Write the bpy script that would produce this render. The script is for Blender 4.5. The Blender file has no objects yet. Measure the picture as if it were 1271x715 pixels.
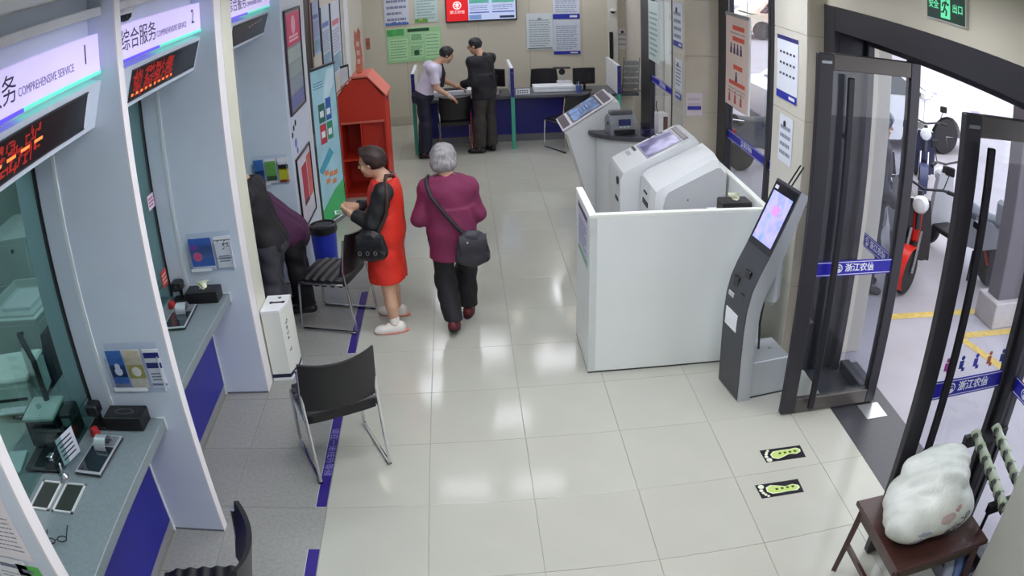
import bpy, math, random
import numpy as np
from mathutils import Vector, Matrix
random.seed(7)
S = bpy.context.scene
COL = S.collection
# ------------------------------------------------------------------ camera (wide CCTV lens with barrel distortion)
cam = bpy.data.cameras.new('camera')
camo = bpy.data.objects.new('camera', cam); COL.objects.link(camo); S.camera = camo
cam.type = 'PANO'; cam.sensor_fit = 'HORIZONTAL'; cam.sensor_width = 36.0; cam.sensor_height = 36.0*715/1271
cam.clip_start = 0.02; cam.clip_end = 400
cc = cam if hasattr(cam, 'panorama_type') else cam.cycles
cc.panorama_type = 'FISHEYE_LENS_POLYNOMIAL'; cc.fisheye_fov = math.radians(170)
KK = (0.0, 0.0361792042750649, 9.480702427114159e-05, -4.499820219086995e-06, 4.705542759541551e-07)
for i, k in enumerate(KK): setattr(cc, 'fisheye_polynomial_k%d' % i, -k)
CAM = (0.3274, -2.7374, 2.9134); YAW, PIT, ROL = 0.0558, -0.4420, -0.0354
_f = Vector((math.sin(YAW)*math.cos(PIT), math.cos(YAW)*math.cos(PIT), math.sin(PIT)))
_r = Vector((math.cos(YAW), -math.sin(YAW), 0)); _u = _r.cross(_f)
_r2 = math.cos(ROL)*_r + math.sin(ROL)*_u; _u2 = -math.sin(ROL)*_r + math.cos(ROL)*_u
camo.matrix_world = Matrix(((_r2.x, _u2.x, -_f.x, CAM[0]), (_r2.y, _u2.y, -_f.y, CAM[1]), (_r2.z, _u2.z, -_f.z, CAM[2]), (0, 0, 0, 1)))
# ------------------------------------------------------------------ world, exposure
S.view_settings.view_transform = 'Standard'; S.view_settings.look = 'None'
S.view_settings.exposure = 0.28; S.view_settings.gamma = 1.0; S.view_settings.use_curve_mapping = False
W = bpy.data.worlds.new('overcast_sky'); S.world = W; W.use_nodes = True
_bg = W.node_tree.nodes['Background']; _bg.inputs[0].default_value = (0.93, 0.95, 1.0, 1); _bg.inputs[1].default_value = 2.2
S.cycles.max_bounces = 8; S.cycles.diffuse_bounces = 4; S.cycles.glossy_bounces = 4; S.cycles.transmission_bounces = 8; S.cycles.transparent_max_bounces = 16
S.cycles.sample_clamp_indirect = 4.0; S.cycles.caustics_reflective = False; S.cycles.caustics_refractive = False
PANEL_W, DOWN_W = 12.0, 20.0     # lamp emission strengths
# ------------------------------------------------------------------ materials
def lin(h):
    h = h.lstrip('#'); c = [int(h[i:i+2], 16)/255 for i in (0, 2, 4)]
    return tuple(x/12.92 if x <= .04045 else ((x+.055)/1.055)**2.4 for x in c) + (1,)
MATS = {}
def M(h, rough=.5, metal=0., spec=.5, var=.06, vscale=6., bump=0., bscale=60., coat=0., emit=0., rand=0., alpha=1., stretch=None):
    key = (h, rough, metal, spec, var, vscale, bump, bscale, coat, emit, rand, alpha, stretch)
    if key in MATS: return MATS[key]
    m = bpy.data.materials.new('mat_%s_%d' % (h.lstrip('#'), len(MATS))); m.use_nodes = True
    nt = m.node_tree; N = nt.nodes; L = nt.links; b = N['Principled BSDF']
    b.inputs['Roughness'].default_value = rough; b.inputs['Metallic'].default_value = metal
    b.inputs['Specular IOR Level'].default_value = spec; b.inputs['Coat Weight'].default_value = coat
    b.inputs['Alpha'].default_value = alpha
    c = lin(h); b.inputs['Base Color'].default_value = c
    tc = N.new('ShaderNodeTexCoord'); src = tc.outputs['Object']
    if stretch:
        mp = N.new('ShaderNodeMapping'); mp.inputs['Scale'].default_value = stretch; L.new(src, mp.inputs[0]); src = mp.outputs[0]
    if var or rand:
        n = N.new('ShaderNodeTexNoise'); n.inputs['Scale'].default_value = vscale; n.inputs['Detail'].default_value = 4; L.new(src, n.inputs['Vector'])
        mr = N.new('ShaderNodeMapRange'); mr.inputs[1].default_value = .3; mr.inputs[2].default_value = .7; mr.inputs[3].default_value = 1-var; mr.inputs[4].default_value = 1+var
        L.new(n.outputs[0], mr.inputs[0]); fac = mr.outputs[0]
        if rand:
            oi = N.new('ShaderNodeObjectInfo'); m2 = N.new('ShaderNodeMapRange'); m2.inputs[3].default_value = 1-rand; m2.inputs[4].default_value = 1+rand
            L.new(oi.outputs['Random'], m2.inputs[0]); mu = N.new('ShaderNodeMath'); mu.operation = 'MULTIPLY'
            L.new(fac, mu.inputs[0]); L.new(m2.outputs[0], mu.inputs[1]); fac = mu.outputs[0]
        vm = N.new('ShaderNodeVectorMath'); vm.operation = 'SCALE'; vm.inputs[0].default_value = c[:3]; L.new(fac, vm.inputs['Scale'])
        L.new(vm.outputs[0], b.inputs['Base Color'])
    if bump:
        nb = N.new('ShaderNodeTexNoise'); nb.inputs['Scale'].default_value = bscale; nb.inputs['Detail'].default_value = 3; L.new(src, nb.inputs['Vector'])
        bp = N.new('ShaderNodeBump'); bp.inputs['Strength'].default_value = bump; bp.inputs['Distance'].default_value = .01
        L.new(nb.outputs[0], bp.inputs['Height']); L.new(bp.outputs[0], b.inputs['Normal'])
    if emit:
        b.inputs['Emission Color'].default_value = c; b.inputs['Emission Strength'].default_value = emit
    MATS[key] = m
    return m
def glass(name, tint, refl=1.0, rough=0.0):
    key = ('glass', name)
    if key in MATS: return MATS[key]
    m = bpy.data.materials.new('glass_' + name); m.use_nodes = True; nt = m.node_tree; N = nt.nodes; L = nt.links
    N.remove(N['Principled BSDF']); o = N['Material Output']
    t = N.new('ShaderNodeBsdfTransparent'); t.inputs[0].default_value = lin(tint)
    g = N.new('ShaderNodeBsdfGlossy'); g.inputs['Roughness'].default_value = rough; g.inputs[0].default_value = (1, 1, 1, 1)
    lw = N.new('ShaderNodeLayerWeight'); lw.inputs[0].default_value = .5
    pw = N.new('ShaderNodeMath'); pw.operation = 'POWER'; pw.inputs[1].default_value = 4.0; L.new(lw.outputs['Facing'], pw.inputs[0])
    mu = N.new('ShaderNodeMath'); mu.operation = 'MULTIPLY_ADD'; mu.inputs[1].default_value = .55*refl; mu.inputs[2].default_value = .03*refl; L.new(pw.outputs[0], mu.inputs[0])
    mx = N.new('ShaderNodeMixShader'); L.new(mu.outputs[0], mx.inputs[0]); L.new(t.outputs[0], mx.inputs[1]); L.new(g.outputs[0], mx.inputs[2]); L.new(mx.outputs[0], o.inputs[0])
    MATS[key] = m
    return m
def screen_mat(name, cols, scale, emit, rough=.15):
    """backlit display picture: soft colour patches from noise over a ramp"""
    key = ('screen', name)
    if key in MATS: return MATS[key]
    m = bpy.data.materials.new('screen_' + name); m.use_nodes = True; nt = m.node_tree; N = nt.nodes; L = nt.links; b = N['Principled BSDF']
    tc = N.new('ShaderNodeTexCoord'); n = N.new('ShaderNodeTexNoise'); n.inputs['Scale'].default_value = scale; L.new(tc.outputs['Object'], n.inputs['Vector'])
    r = N.new('ShaderNodeValToRGB'); e = r.color_ramp.elements
    e[0].position = .35; e[0].color = lin(cols[0]); e[1].position = .65; e[1].color = lin(cols[-1])
    for i, c in enumerate(cols[1:-1]):
        x = e.new(.35 + .3*(i+1)/(len(cols)-1)); x.color = lin(c)
    L.new(n.outputs[0], r.inputs[0]); L.new(r.outputs[0], b.inputs['Base Color']); L.new(r.outputs[0], b.inputs['Emission Color'])
    b.inputs['Emission Strength'].default_value = emit; b.inputs['Roughness'].default_value = rough
    MATS[key] = m
    return m
# ------------------------------------------------------------------ mesh helpers
class MB:
    def __init__(s): s.v = []; s.f = []
    def add(s, vs, fs):
        o = len(s.v); s.v += [tuple(map(float, p)) for p in vs]; s.f += [tuple(o+i for i in f) for f in fs]; return s
    def box(s, lo, hi, b=0.):
        lo = [min(a, c) for a, c in zip(lo, hi)] if any(a > c for a, c in zip(lo, hi)) else list(lo); hi = [max(a, c) for a, c in zip(lo, hi)]
        if b <= 0:
            x0, y0, z0 = lo; x1, y1, z1 = hi
            return s.add([(x0,y0,z0),(x1,y0,z0),(x1,y1,z0),(x0,y1,z0),(x0,y0,z1),(x1,y0,z1),(x1,y1,z1),(x0,y1,z1)],
                         [(3,2,1,0),(4,5,6,7),(0,1,5,4),(1,2,6,5),(2,3,7,6),(3,0,4,7)])
        b = min(b, .49*min(h-l for l, h in zip(lo, hi)))
        vs = []; ix = {}
        for sx in (0, 1):
            for sy in (0, 1):
                for sz in (0, 1):
                    P = [(lo, hi)[t][k] for k, t in enumerate((sx, sy, sz))]; D = [b if t == 0 else -b for t in (sx, sy, sz)]
                    for k in range(3):
                        p = [P[j] if j == k else P[j]+D[j] for j in range(3)]; ix[(sx, sy, sz, k)] = len(vs); vs.append(p)
        fs = []
        for k in range(3):
            a, c = (k+1) % 3, (k+2) % 3
            for t in (0, 1):
                def key(i, j):
                    q = [0, 0, 0]; q[k] = t; q[a] = i; q[c] = j; return ix[(q[0], q[1], q[2], k)]
                f = [key(0,0), key(1,0), key(1,1), key(0,1)]; fs.append(tuple(f if t else f[::-1]))
        for k in range(3):      # edge chamfers along axis k
            a, c = (k+1) % 3, (k+2) % 3
            for i in (0, 1):
                for j in (0, 1):
                    def key(t, w):
                        q = [0, 0, 0]; q[k] = t; q[a] = i; q[c] = j; return ix[(q[0], q[1], q[2], w)]
                    f = [key(0, a), key(0, c), key(1, c), key(1, a)]
                    fs.append(tuple(f if (i ^ j) else f[::-1]))
        for sx in (0, 1):
            for sy in (0, 1):
                for sz in (0, 1):
                    f = [ix[(sx, sy, sz, k)] for k in range(3)]
                    fs.append(tuple(f if (sx ^ sy ^ sz) == 1 else f[::-1]))
        return s.add(vs, fs)
    def prism(s, poly, lo, hi, ax='y'):
        """poly in the two other axes (order x,y,z without ax), extruded lo..hi along ax"""
        n = len(poly); mk = {'x': lambda p, t: (t, p[0], p[1]), 'y': lambda p, t: (p[0], t, p[1]), 'z': lambda p, t: (p[0], p[1], t)}[ax]
        ar = sum(poly[i][0]*poly[(i+1) % n][1]-poly[(i+1) % n][0]*poly[i][1] for i in range(n))
        if (ar < 0) != (ax == 'y'): poly = poly[::-1]
        vs = [mk(p, lo) for p in poly]+[mk(p, hi) for p in poly]
        fs = [tuple(range(n-1, -1, -1)), tuple(range(n, 2*n))]+[(i, (i+1) % n, n+(i+1) % n, n+i) for i in range(n)]
        return s.add(vs, fs)
    def tube(s, pts, r, n=8, closed=False, cap=True):
        P = [Vector(p) for p in pts]; m = len(P); R = r if isinstance(r, (list, tuple)) else [r]*m
        T = []
        for i in range(m):
            a = P[(i-1) % m] if (closed or i > 0) else P[i]; b = P[(i+1) % m] if (closed or i < m-1) else P[i]
            t = (b-a); T.append(t.normalized() if t.length > 1e-9 else Vector((0, 0, 1)))
        up = Vector((0, 0, 1)) if abs(T[0].z) < .9 else Vector((1, 0, 0)); u = T[0].cross(up).normalized(); vs = []
        for i in range(m):
            u = (u-T[i]*u.dot(T[i])).normalized(); w = T[i].cross(u)
            for k in range(n):
                a = 2*math.pi*k/n; vs.append(P[i]+(u*math.cos(a)+w*math.sin(a))*R[i])
        fs = []
        for i in range(m if closed else m-1):
            j = (i+1) % m
            for k in range(n): fs.append((i*n+k, i*n+(k+1) % n, j*n+(k+1) % n, j*n+k))
        if cap and not closed: fs += [tuple(range(n-1, -1, -1)), tuple((m-1)*n+k for k in range(n))]
        return s.add(vs, fs)
    def lathe(s, prof, c=(0, 0, 0), n=20, ax='z'):
        mk = {'z': lambda r, h, a: (c[0]+r*math.cos(a), c[1]+r*math.sin(a), c[2]+h), 'y': lambda r, h, a: (c[0]+r*math.sin(a), c[1]+h, c[2]+r*math.cos(a)), 'x': lambda r, h, a: (c[0]+h, c[1]+r*math.cos(a), c[2]+r*math.sin(a))}[ax]
        vs = [mk(max(r, 1e-4), h, 2*math.pi*k/n) for r, h in prof for k in range(n)]
        fs = [(i*n+k, i*n+(k+1) % n, (i+1)*n+(k+1) % n, (i+1)*n+k) for i in range(len(prof)-1) for k in range(n)]
        fs += [tuple(range(n-1, -1, -1)), tuple((len(prof)-1)*n+k for k in range(n))]
        return s.add(vs, fs)
    def grid(s, fn, nu, nv, thick=None):
        """fn(u,v)->point ; thick: offset vector function gives a closed sheet"""
        A = [fn(i/nu, j/nv) for j in range(nv+1) for i in range(nu+1)]; q = lambda i, j: j*(nu+1)+i
        fs = [(q(i, j), q(i+1, j), q(i+1, j+1), q(i, j+1)) for j in range(nv) for i in range(nu)]
        if thick is None: return s.add(A, fs)
        B = [tuple(a+b for a, b in zip(p, thick)) for p in A]; o = len(A)
        fs2 = [tuple(o+i for i in f[::-1]) for f in fs]
        rim = [q(i, 0) for i in range(nu)]+[q(nu, j) for j in range(nv)]+[q(i, nv) for i in range(nu, 0, -1)]+[q(0, j) for j in range(nv, 0, -1)]
        fs3 = [(rim[(k+1) % len(rim)], rim[k], o+rim[k], o+rim[(k+1) % len(rim)]) for k in range(len(rim))]
        return s.add(A+B, fs+fs2+fs3)
    def xf(s, m):
        s.v = [tuple(m @ Vector(p)) for p in s.v]; return s
    def mesh(s, name, mat, smooth=40):
        me = bpy.data.meshes.new(name); me.from_pydata(s.v, [], s.f); me.update()
        if mat is not None: me.materials.append(mat)
        if smooth:
            me.polygons.foreach_set('use_smooth', [True]*len(me.polygons)); me.set_sharp_from_angle(angle=math.radians(smooth))
        return me
    def build(s, name, mat, parent=None, smooth=40, loc=None):
        return link(name, s.mesh(name, mat, smooth), parent, loc)
def link(name, data, parent=None, loc=None):
    o = bpy.data.objects.new(name, data); COL.objects.link(o)
    if parent is not None: o.parent = parent
    if loc is not None: o.location = loc
    return o
def bx(name, mat, parent, lo, hi, b=0.): return MB().box(lo, hi, b).build(name, mat, parent)
def tag(o, label=None, cat=None, group=None, kind=None):
    if label: o['label'] = label
    if cat: o['category'] = cat
    if group: o['group'] = group
    if kind: o['kind'] = kind
    return o
def thing(name, label, cat, loc=(0, 0, 0), rotz=0., group=None, kind=None):
    o = link(name, None); o.empty_display_size = .1; o.location = loc; o.rotation_euler = (0, 0, rotz)
    return tag(o, label, cat, group, kind)
def panel(name, label, cat, org, U, V, group=None, kind=None):
    """an Empty whose local x = U, y = V, z = outward normal: flat things are built in its plane"""
    o = link(name, None); o.empty_display_size = .1
    U = Vector(U).normalized(); V = Vector(V); V = (V-U*V.dot(U)).normalized(); n = U.cross(V)
    o.matrix_world = Matrix(((U.x, V.x, n.x, org[0]), (U.y, V.y, n.y, org[1]), (U.z, V.z, n.z, org[2]), (0, 0, 0, 1)))
    return tag(o, label, cat, group, kind)
def struct(name, mb, mat, parent=None, label=None):
    o = mb.build(name, mat, parent)
    if parent is None: o['kind'] = 'structure'
    if label: o['label'] = label
    return o
def txt(s, size, mat, parent, x=0, y=0, z=.001, name='lettering', sx=1., rot=0., ext=.0004, up=False, off=0.):
    c = bpy.data.curves.new(name, 'FONT'); c.body = s; c.size = size; c.align_x = 'CENTER'; c.align_y = 'CENTER'; c.extrude = ext; c.resolution_u = 2; c.offset = off
    c.materials.append(mat); o = link(name, c, parent); o.location = (x, y, z); o.scale = (sx, 1, 1); o.rotation_euler = (0, 0, rot)
    return o
def copy_tree(o, parent=None):
    c = o.copy(); COL.objects.link(c); c.parent = parent
    for ch in o.children: copy_tree(ch, c)
    return c
def print_lines(mb, x0, x1, y0, y1, n, h, z=.0012, ragged=.25, words=True):
    """rows of tiny printed text, y downwards"""
    for i in range(n):
        y = y1-(y1-y0)*(i+.5)/n; xe = x1-(x1-x0)*ragged*random.random()*(1 if i % 3 == 2 else .25); x = x0
        while x < xe-1e-4:
            w = min((x1-x0)*random.uniform(.08, .22) if words else x1-x0, xe-x); mb.box((x, y-h/2, z-.0004), (x+w, y+h/2, z)); x += w+(x1-x0)*.025
    return mb
# palette
WHITE = M('#dfe3e6', .45, var=.02); PARTW = M('#d0dae9', .4, var=.02); BLUE = M('#15158c', .3, var=.05); NAVY = M('#1a1a78', .4, var=.04)
BLACK = M('#0c0c0f', .45, var=.1); BLKPL = M('#16161a', .35, var=.1); CHROME = M('#d5d6da', .12, 1., var=0); DKGREY = M('#33323a', .4, .3, var=.05)
STEEL = M('#9a9da3', .3, .8, var=.05); WALLB = M('#c9c3b2', .6, var=.02, vscale=2); INK = M('#2a2d38', .6, var=0); PAPER = M('#e9eaf0', .6, var=.015)
REDP = M('#c9241c', .5, var=.03)
# ================================================================== STRUCTURE
CEIL = 3.02; BACK = 10.05; LX = -1.27
FLOORM = M('#b4b4a8', .12, var=.025, vscale=3, spec=.5, rand=.015); GREYT = M('#94948f', .32, var=.10, vscale=45, rand=.03); GROUT = M('#8e8d80', .8)
fl = struct('floor', MB().box((-4.4, -3.4, -.12), (2.72, BACK+.15, -.004)), GROUT)
tag(fl, 'cream polished floor tiles beside a grey tiled strip along the counters')
_tb = MB().box((.0012, .0012, -.006), (.5988, .5988, 0), .0012).mesh('floor_tile', FLOORM); _tg = MB().box((.0012, .0012, -.006), (.5988, .5988, 0), .0012).mesh('floor_tile', GREYT)
_th = MB().box((.0012, .0012, -.006), (.3188, .5988, 0), .0012).mesh('floor_tile', FLOORM); _tq = MB().box((.0012, .0012, -.006), (.3388, .5988, 0), .0012).mesh('floor_tile', GREYT)
for j in range(-2, 17):
    for i in range(-1, 5): link('floor_tile', (_th if i == 4 else _tb), fl, (.6*i, .6*j, 0))
    if j < 7:
        link('floor_tile', _tg, fl, (-1.2, .6*j, 0)); link('floor_tile', _tq, fl, (-1.54, .6*j, 0))
    else: link('floor_tile', _tb, fl, (-1.2, .6*j, 0))
struct('ceiling', MB().box((-4.4, -3.4, CEIL), (3.6, BACK+.15, CEIL+.12)), M('#dfe2dc', .7, var=.01))
wb = struct('wall_back', MB().box((-4.4, BACK, -.1), (3.6, BACK+.15, CEIL)), WALLB)
for x in (-.56, .64, 1.48, 2.36):      # wall panel joints
    bx('wall_joint', M('#a9a495', .7), wb, (x-.004, BACK-.004, .17), (x+.004, BACK+.002, CEIL))
struct('wall_back_pilaster', MB().box((2.80, BACK-.10, 0), (2.95, BACK, CEIL)), M('#d2d0c8', .55, var=.02))
struct('baseboard_back', MB().box((-1.27, BACK-.015, 0), (2.8, BACK, .16), .004), M('#b9b3a2', .5))
struct('wall_behind_camera', MB().box((-4.4, -3.55, -.1), (3.6, -3.4, CEIL)), WALLB)
struct('wall_left', MB().box((-4.55, -3.4, -.1), (-4.4, BACK, CEIL)), M('#b9c8c4', .6))
struct('wall_left_far', MB().box((-1.6, 4.75, 0), (LX, BACK, CEIL)), M('#c6c2b6', .55, var=.02))
struct('wall_right_far', MB().box((3.3, 8.25, -.1), (3.45, BACK, CEIL)), WALLB)
# --- stone clad pillars on the right
STONE = M('#c9c0ae', .25, var=.04, vscale=5, rand=.02); STONEG = M('#cdc9bd', .3, var=.03, vscale=4, rand=.02)
def pillar(name, x0, x1, y0, y1, label):
    p = struct(name, MB().box((x0+.012, y0+.012, -.1), (x1, y1-.012, CEIL)), M('#9d978a', .7)); p['label'] = label
    zs = [0.0, .62, 1.225, 1.83, 2.43, CEIL]
    for a, b in zip(zs[:-1], zs[1:]):
        bx('cladding_panel', STONEG, p, (x0, y0+.003, a+.0015), (x0+.012, y1-.003, b-.0015), .0015)
        bx('cladding_panel', STONE, p, (x0+.013, y0, a+.0015), (x1-.002, y0+.012, b-.0015), .0015)
        bx('cladding_panel', STONE, p, (x0+.013, y1-.012, a+.0015), (x1-.002, y1, b-.0015), .0015)
    return p
pillar('wall_right_pillar', 2.57, 3.10, 1.85, 2.42, 'stone clad pillar between door and window')
pillar('wall_right_pillar', 2.57, 3.02, 4.775, 5.21, 'stone clad pillar between the two side windows')
_np = struct('wall_right_near', MB().box((2.70, -3.4, -.1), (3.10, -.896, CEIL), .004), M('#a9aaa2', .5, var=.03)); _np['label'] = 'plain grey wall end beside the umbrella rack'
struct('wall_right_over_door', MB().box((2.72, -.896, 2.665), (3.10, 1.85, CEIL)), WALLB)
for y0, y1 in ((2.42, 4.775), (5.21, 8.25)):
    struct('wall_right_over_window', MB().box((2.72, y0, 2.75), (3.10, y1, CEIL)), WALLB)
# --- entrance portal: dark metal casing, stepped reveal
FRAME = M('#3b3a40', .38, .55, var=.04); FRAMEL = M('#5a5654', .4, .5, var=.04)
pt = tag(link('door_surround', None), 'dark grey metal casing around the entrance', None, None, 'structure')
for nm, lo, hi in (('casing', (2.70, 1.69, 0), (2.74, 1.85, 2.665)), ('casing', (2.70, -.895, 2.50), (2.74, 1.69, 2.665)),
                   ('reveal', (2.74, 1.69, 0), (2.97, 1.73, 2.54)), ('reveal', (2.90, -.895, 0), (3.02, -.87, 2.54)), ('reveal', (2.74, -.87, 2.50), (3.10, 1.69, 2.54)),
                   ('door_frame', (3.03, 1.21, 0), (3.10, 1.26, 2.46)), ('door_frame', (3.00, -.34, 0), (3.10, -.27, 2.46)), ('door_frame', (2.955, 1.645, 0), (3.01, 1.69, 2.50)), ('door_frame', (3.00, -.87, 0), (3.05, -.81, 2.50)),
                   ('header', (2.98, -.81, 2.42), (3.10, 1.63, 2.50)), ('sill', (3.00, 1.27, .004), (3.08, 1.63, .09)), ('sill', (3.00, -.81, .004), (3.08, -.34, .09))):
    bx(nm, FRAME, pt, lo, hi, .004)
TH = M('#3a3a40', .35, var=.12, vscale=30, spec=.5)
struct('floor_threshold', MB().box((2.721, -.895, -.1), (3.22, 1.72, -.001)), TH, None, 'dark stone threshold slab across the entrance')
CLEAR = glass('clear', '#f3f5f8', .9); TEALG = glass('teal', '#c6dcd8', 1.1)
def band(parent, w, cx, y=0, h=.10, n=1, z=.006):
    """blue film with logo, name and white hairlines; local panel coordinates"""
    f = bx('glass_film', M('#1d1aa0', .4, var=.04), parent, (cx-w/2, y-h/2, z), (cx+w/2, y+h/2, z+.002))
    for s in (-1, 1): bx('film_line', M('#e6e8f4', .4, var=0), parent, (cx-w/2, y+s*h*.40-.002, z+.002), (cx+w/2, y+s*h*.40+.002, z+.003))
    for k in range(n):
        x = cx-w/2+(k+.5)*w/n; lg = MB()
        lg.lathe([(.030, 0), (.030, .0012)], (x-.13, y, z+.002), 20); o = lg.build('logo_disc', M('#e8eaf4', .4, var=0), parent)
        g = MB(); g.tube([(x-.13+.019*math.cos(a), y+.019*math.sin(a), z+.0045) for a in np.linspace(-.5, 4.1, 14)], .0035, 5); g.tube([(x-.148, y, z+.0045), (x-.118, y+.003, z+.0045)], .0035, 5); g.build('logo_mark', M('#1d1aa0', .4, var=.04), parent)
        txt('浙江农信', .058, M('#e8eaf4', .4, var=0), parent, x+.035, y, z+.0035, off=.0012)
SIDE = []
for i, (y0, y1) in enumerate(((1.27, 1.63), (-.81, -.34))):
    p = panel('window_%d' % (3+i), 'fixed side light of the entrance with blue film band', None, (3.04, (y0+y1)/2, 1.25), (0, -1, 0), (0, 0, 1), None, 'structure')
    w = y1-y0; bx('pane', CLEAR, p, (-w/2, -1.16, -.006), (w/2, 1.17, .006)); band(p, w, 0, -.19)
# --- side windows, full height glazing
def side_window(n, y0, y1, posts, label):
    p = panel('window_%d' % n, label, None, (2.98, (y0+y1)/2, 0), (0, -1, 0), (0, 0, 1), None, 'structure'); c = (y0+y1)/2; w = y1-y0
    for a, b in posts: bx('frame_post', FRAME, p, (c-b, 0, -.04), (c-a, 2.75, .04), .004)
    bx('frame_rail', FRAME, p, (-w/2, .0, -.039), (w/2, .09, .039), .004); bx('frame_rail', FRAME, p, (-w/2, 2.67, -.039), (w/2, 2.749, .039), .004)
    ys = sorted([q for ab in posts for q in ab]); edges = [y0]+ys+[y1]
    for a, b in zip(edges[0::2], edges[1::2]):
        if b-a > .05: bx('pane', CLEAR, p, (c-b, .09, -.006), (c-a, 2.67, .006))
        if b-a > .3: band(p, b-a, c-(a+b)/2, 1.07, .10, max(1, round((b-a)/.9)))
    return p
side_window(1, 2.43, 4.765, ((4.49, 4.765), (3.36, 3.42)), 'tall side window beside the entrance pillar, blue film band')
side_window(2, 5.22, 8.25, ((7.70, 8.25), (6.50, 6.58)), 'tall far side window behind the counting machine, blue film band')
# --- teller booths on the left: partitions, headers
PF = {0: (-1.23, -1.16), 1: (.373, .435), 2: (1.89, 2.27), 3: (3.79, 4.75)}
for i, (y0, y1) in PF.items():
    w = struct('wall_partition_%d' % (i+1), MB().box((-1.95 if i < 3 else -1.95, y0, 0), (-1.21, y1, CEIL), .003), PARTW)
    w['label'] = ['white partition wall with pinned notices', 'white partition wall with three brochures', 'thick white partition column', 'white wall end carrying framed notices'][i]
    if i < 3: bx('edge_strip', M('#e9e6e8', .35, var=.01), w, (-1.212, y0-.001, 0), (-1.203, y0+(.062 if i < 2 else .14), CEIL))
    if i == 2: bx('edge_strip', M('#d8d8c6', .35, var=.02), w, (-1.212, y0+.15, 0), (-1.204, y1+.001, CEIL))
    bx('corner_trim', WHITE, w, (-1.672, y0-.008, .80), (-1.652, y0+.002, 2.37)); bx('base_line', M('#6d6c76', .5), w, (-1.55, y0-.003, 0), (-1.208, y0+.001, .012))
HB = [(-1.16, .373), (.435, 1.89), (2.27, 3.79)]
for i, (y0, y1) in enumerate(HB):
    h = struct('wall_header_%d' % (i+1), MB().prism([(-1.95, 2.30), (-1.46, 2.372), (-1.372, 2.372), (-1.305, 2.590), (-1.36, 2.60), (-1.36, CEIL), (-1.95, CEIL)], y0+.001, y1-.001, 'y'), PARTW)
    h['label'] = 'white header box over teller window %s' % ('one', 'two', 'three')[i]
    bx('header_ledge', M('#d5d7dd', .5), h, (-1.36, y0+.002, 2.895), (-1.275, y1-.002, 2.94), .004)
    # teller glass
    g = tag(link('window_%d' % (i+5), None), 'teal tinted security glass of teller window %s' % ('one', 'two', 'three')[i], None, None, 'structure')
    bx('pane', TEALG, g, (-1.812, y0+.012, .96 if i else .96), (-1.796, y1-.012, 2.36)); bx('gasket', BLACK, g, (-1.815, y1-.013, .815), (-1.793, y1-.002, 2.34)); bx('gasket', BLACK, g, (-1.815, y0+.002, .815), (-1.793, y0+.012, 2.34))
    bx('pane', TEALG, g, (-1.812, y0+.012, .83), (-1.796, y0+.42, .955)); bx('pane', TEALG, g, (-1.812, y0+.95, .83), (-1.796, y1-.012, .955))
    bx('clip', CHROME, g, (-1.82, y0+.40, .94), (-1.79, y0+.44, .97), .004); bx('clip', CHROME, g, (-1.82, y0+.93, .94), (-1.79, y0+.97, .97), .004)
# --- ceiling lamps: floor reflections place some, the other panels are added unseen fill
def lamp(x, y, sx, sy, lab, power=1.):
    t = thing('ceiling_or_fill_light', lab, 'ceiling light', (x, y, CEIL-.03), 0, 'ceiling light panels')
    m = MB()
    for a, b, c, d in ((-sx/2-.02, -sy/2-.02, sx/2+.02, -sy/2), (-sx/2-.02, sy/2, sx/2+.02, sy/2+.02), (-sx/2-.02, -sy/2, -sx/2, sy/2), (sx/2, -sy/2, sx/2+.02, sy/2)): m.box((a, b, 0), (c, d, .029))
    m.build('frame', M('#e8e8e8', .4, .2), t); bx('diffuser', M('#f4f6ff', .5, var=0, emit=PANEL_W*power), t, (-sx/2, -sy/2, .006), (sx/2, sy/2, .028))
for k, (x, y, sx, sy, pw) in enumerate(((0, 9.5, .6, .6, .8), (2.05, 9.5, .6, .6, .9), (.7, 5.75, .6, .4, .40), (.1, 4.3, .6, .3, .38), (.95, 4.3, .6, .3, .38), (1.80, 4.28, .6, .3, .38), (.0, 2.0, 1.2, .3, 1.4), (1.6, 2.0, 1.2, .3, 1.4), (.0, .2, 1.2, .3, 1.4), (1.6, .2, 1.2, .3, 1.3), (.0, -1.9, 1.2, .3, 2.0), (1.6, -1.9, 1.2, .3, 1.6), (.2, 7.6, 1.2, .6, .42), (1.8, 7.2, 1.2, .6, .42), (-.2, 6.6, .6, .6, .42), (-2.7, .2, 1.0, .3, 1.3), (-2.7, 2.2, 1.0, .3, 1.3), (-2.7, -1.6, 1.0, .3, 1.0))):  # after the reflected panels, the remaining entries are added to brighten hall and office
    lamp(x, y, sx, sy, 'white light panel in the ceiling, reflected in the floor or added as fill', pw)
for x, y in ((-.89, 4.48), (-.87, 2.93), (1.43, 7.63), (1.03, 8.58), (1.92, 8.57)):
    t = thing('downlight', 'small round recessed downlight in the ceiling', 'downlight', (x, y, CEIL-.02), 0, 'round downlights'); MB().lathe([(.06, .02), (.075, .02), (.075, 0), (.058, 0), (.055, .015)], n=20).build('rim', STEEL, t); MB().lathe([(.054, .012), (.054, .019)], n=20).build('lens', M('#fff6e6', .5, var=0, emit=DOWN_W), t)
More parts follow.
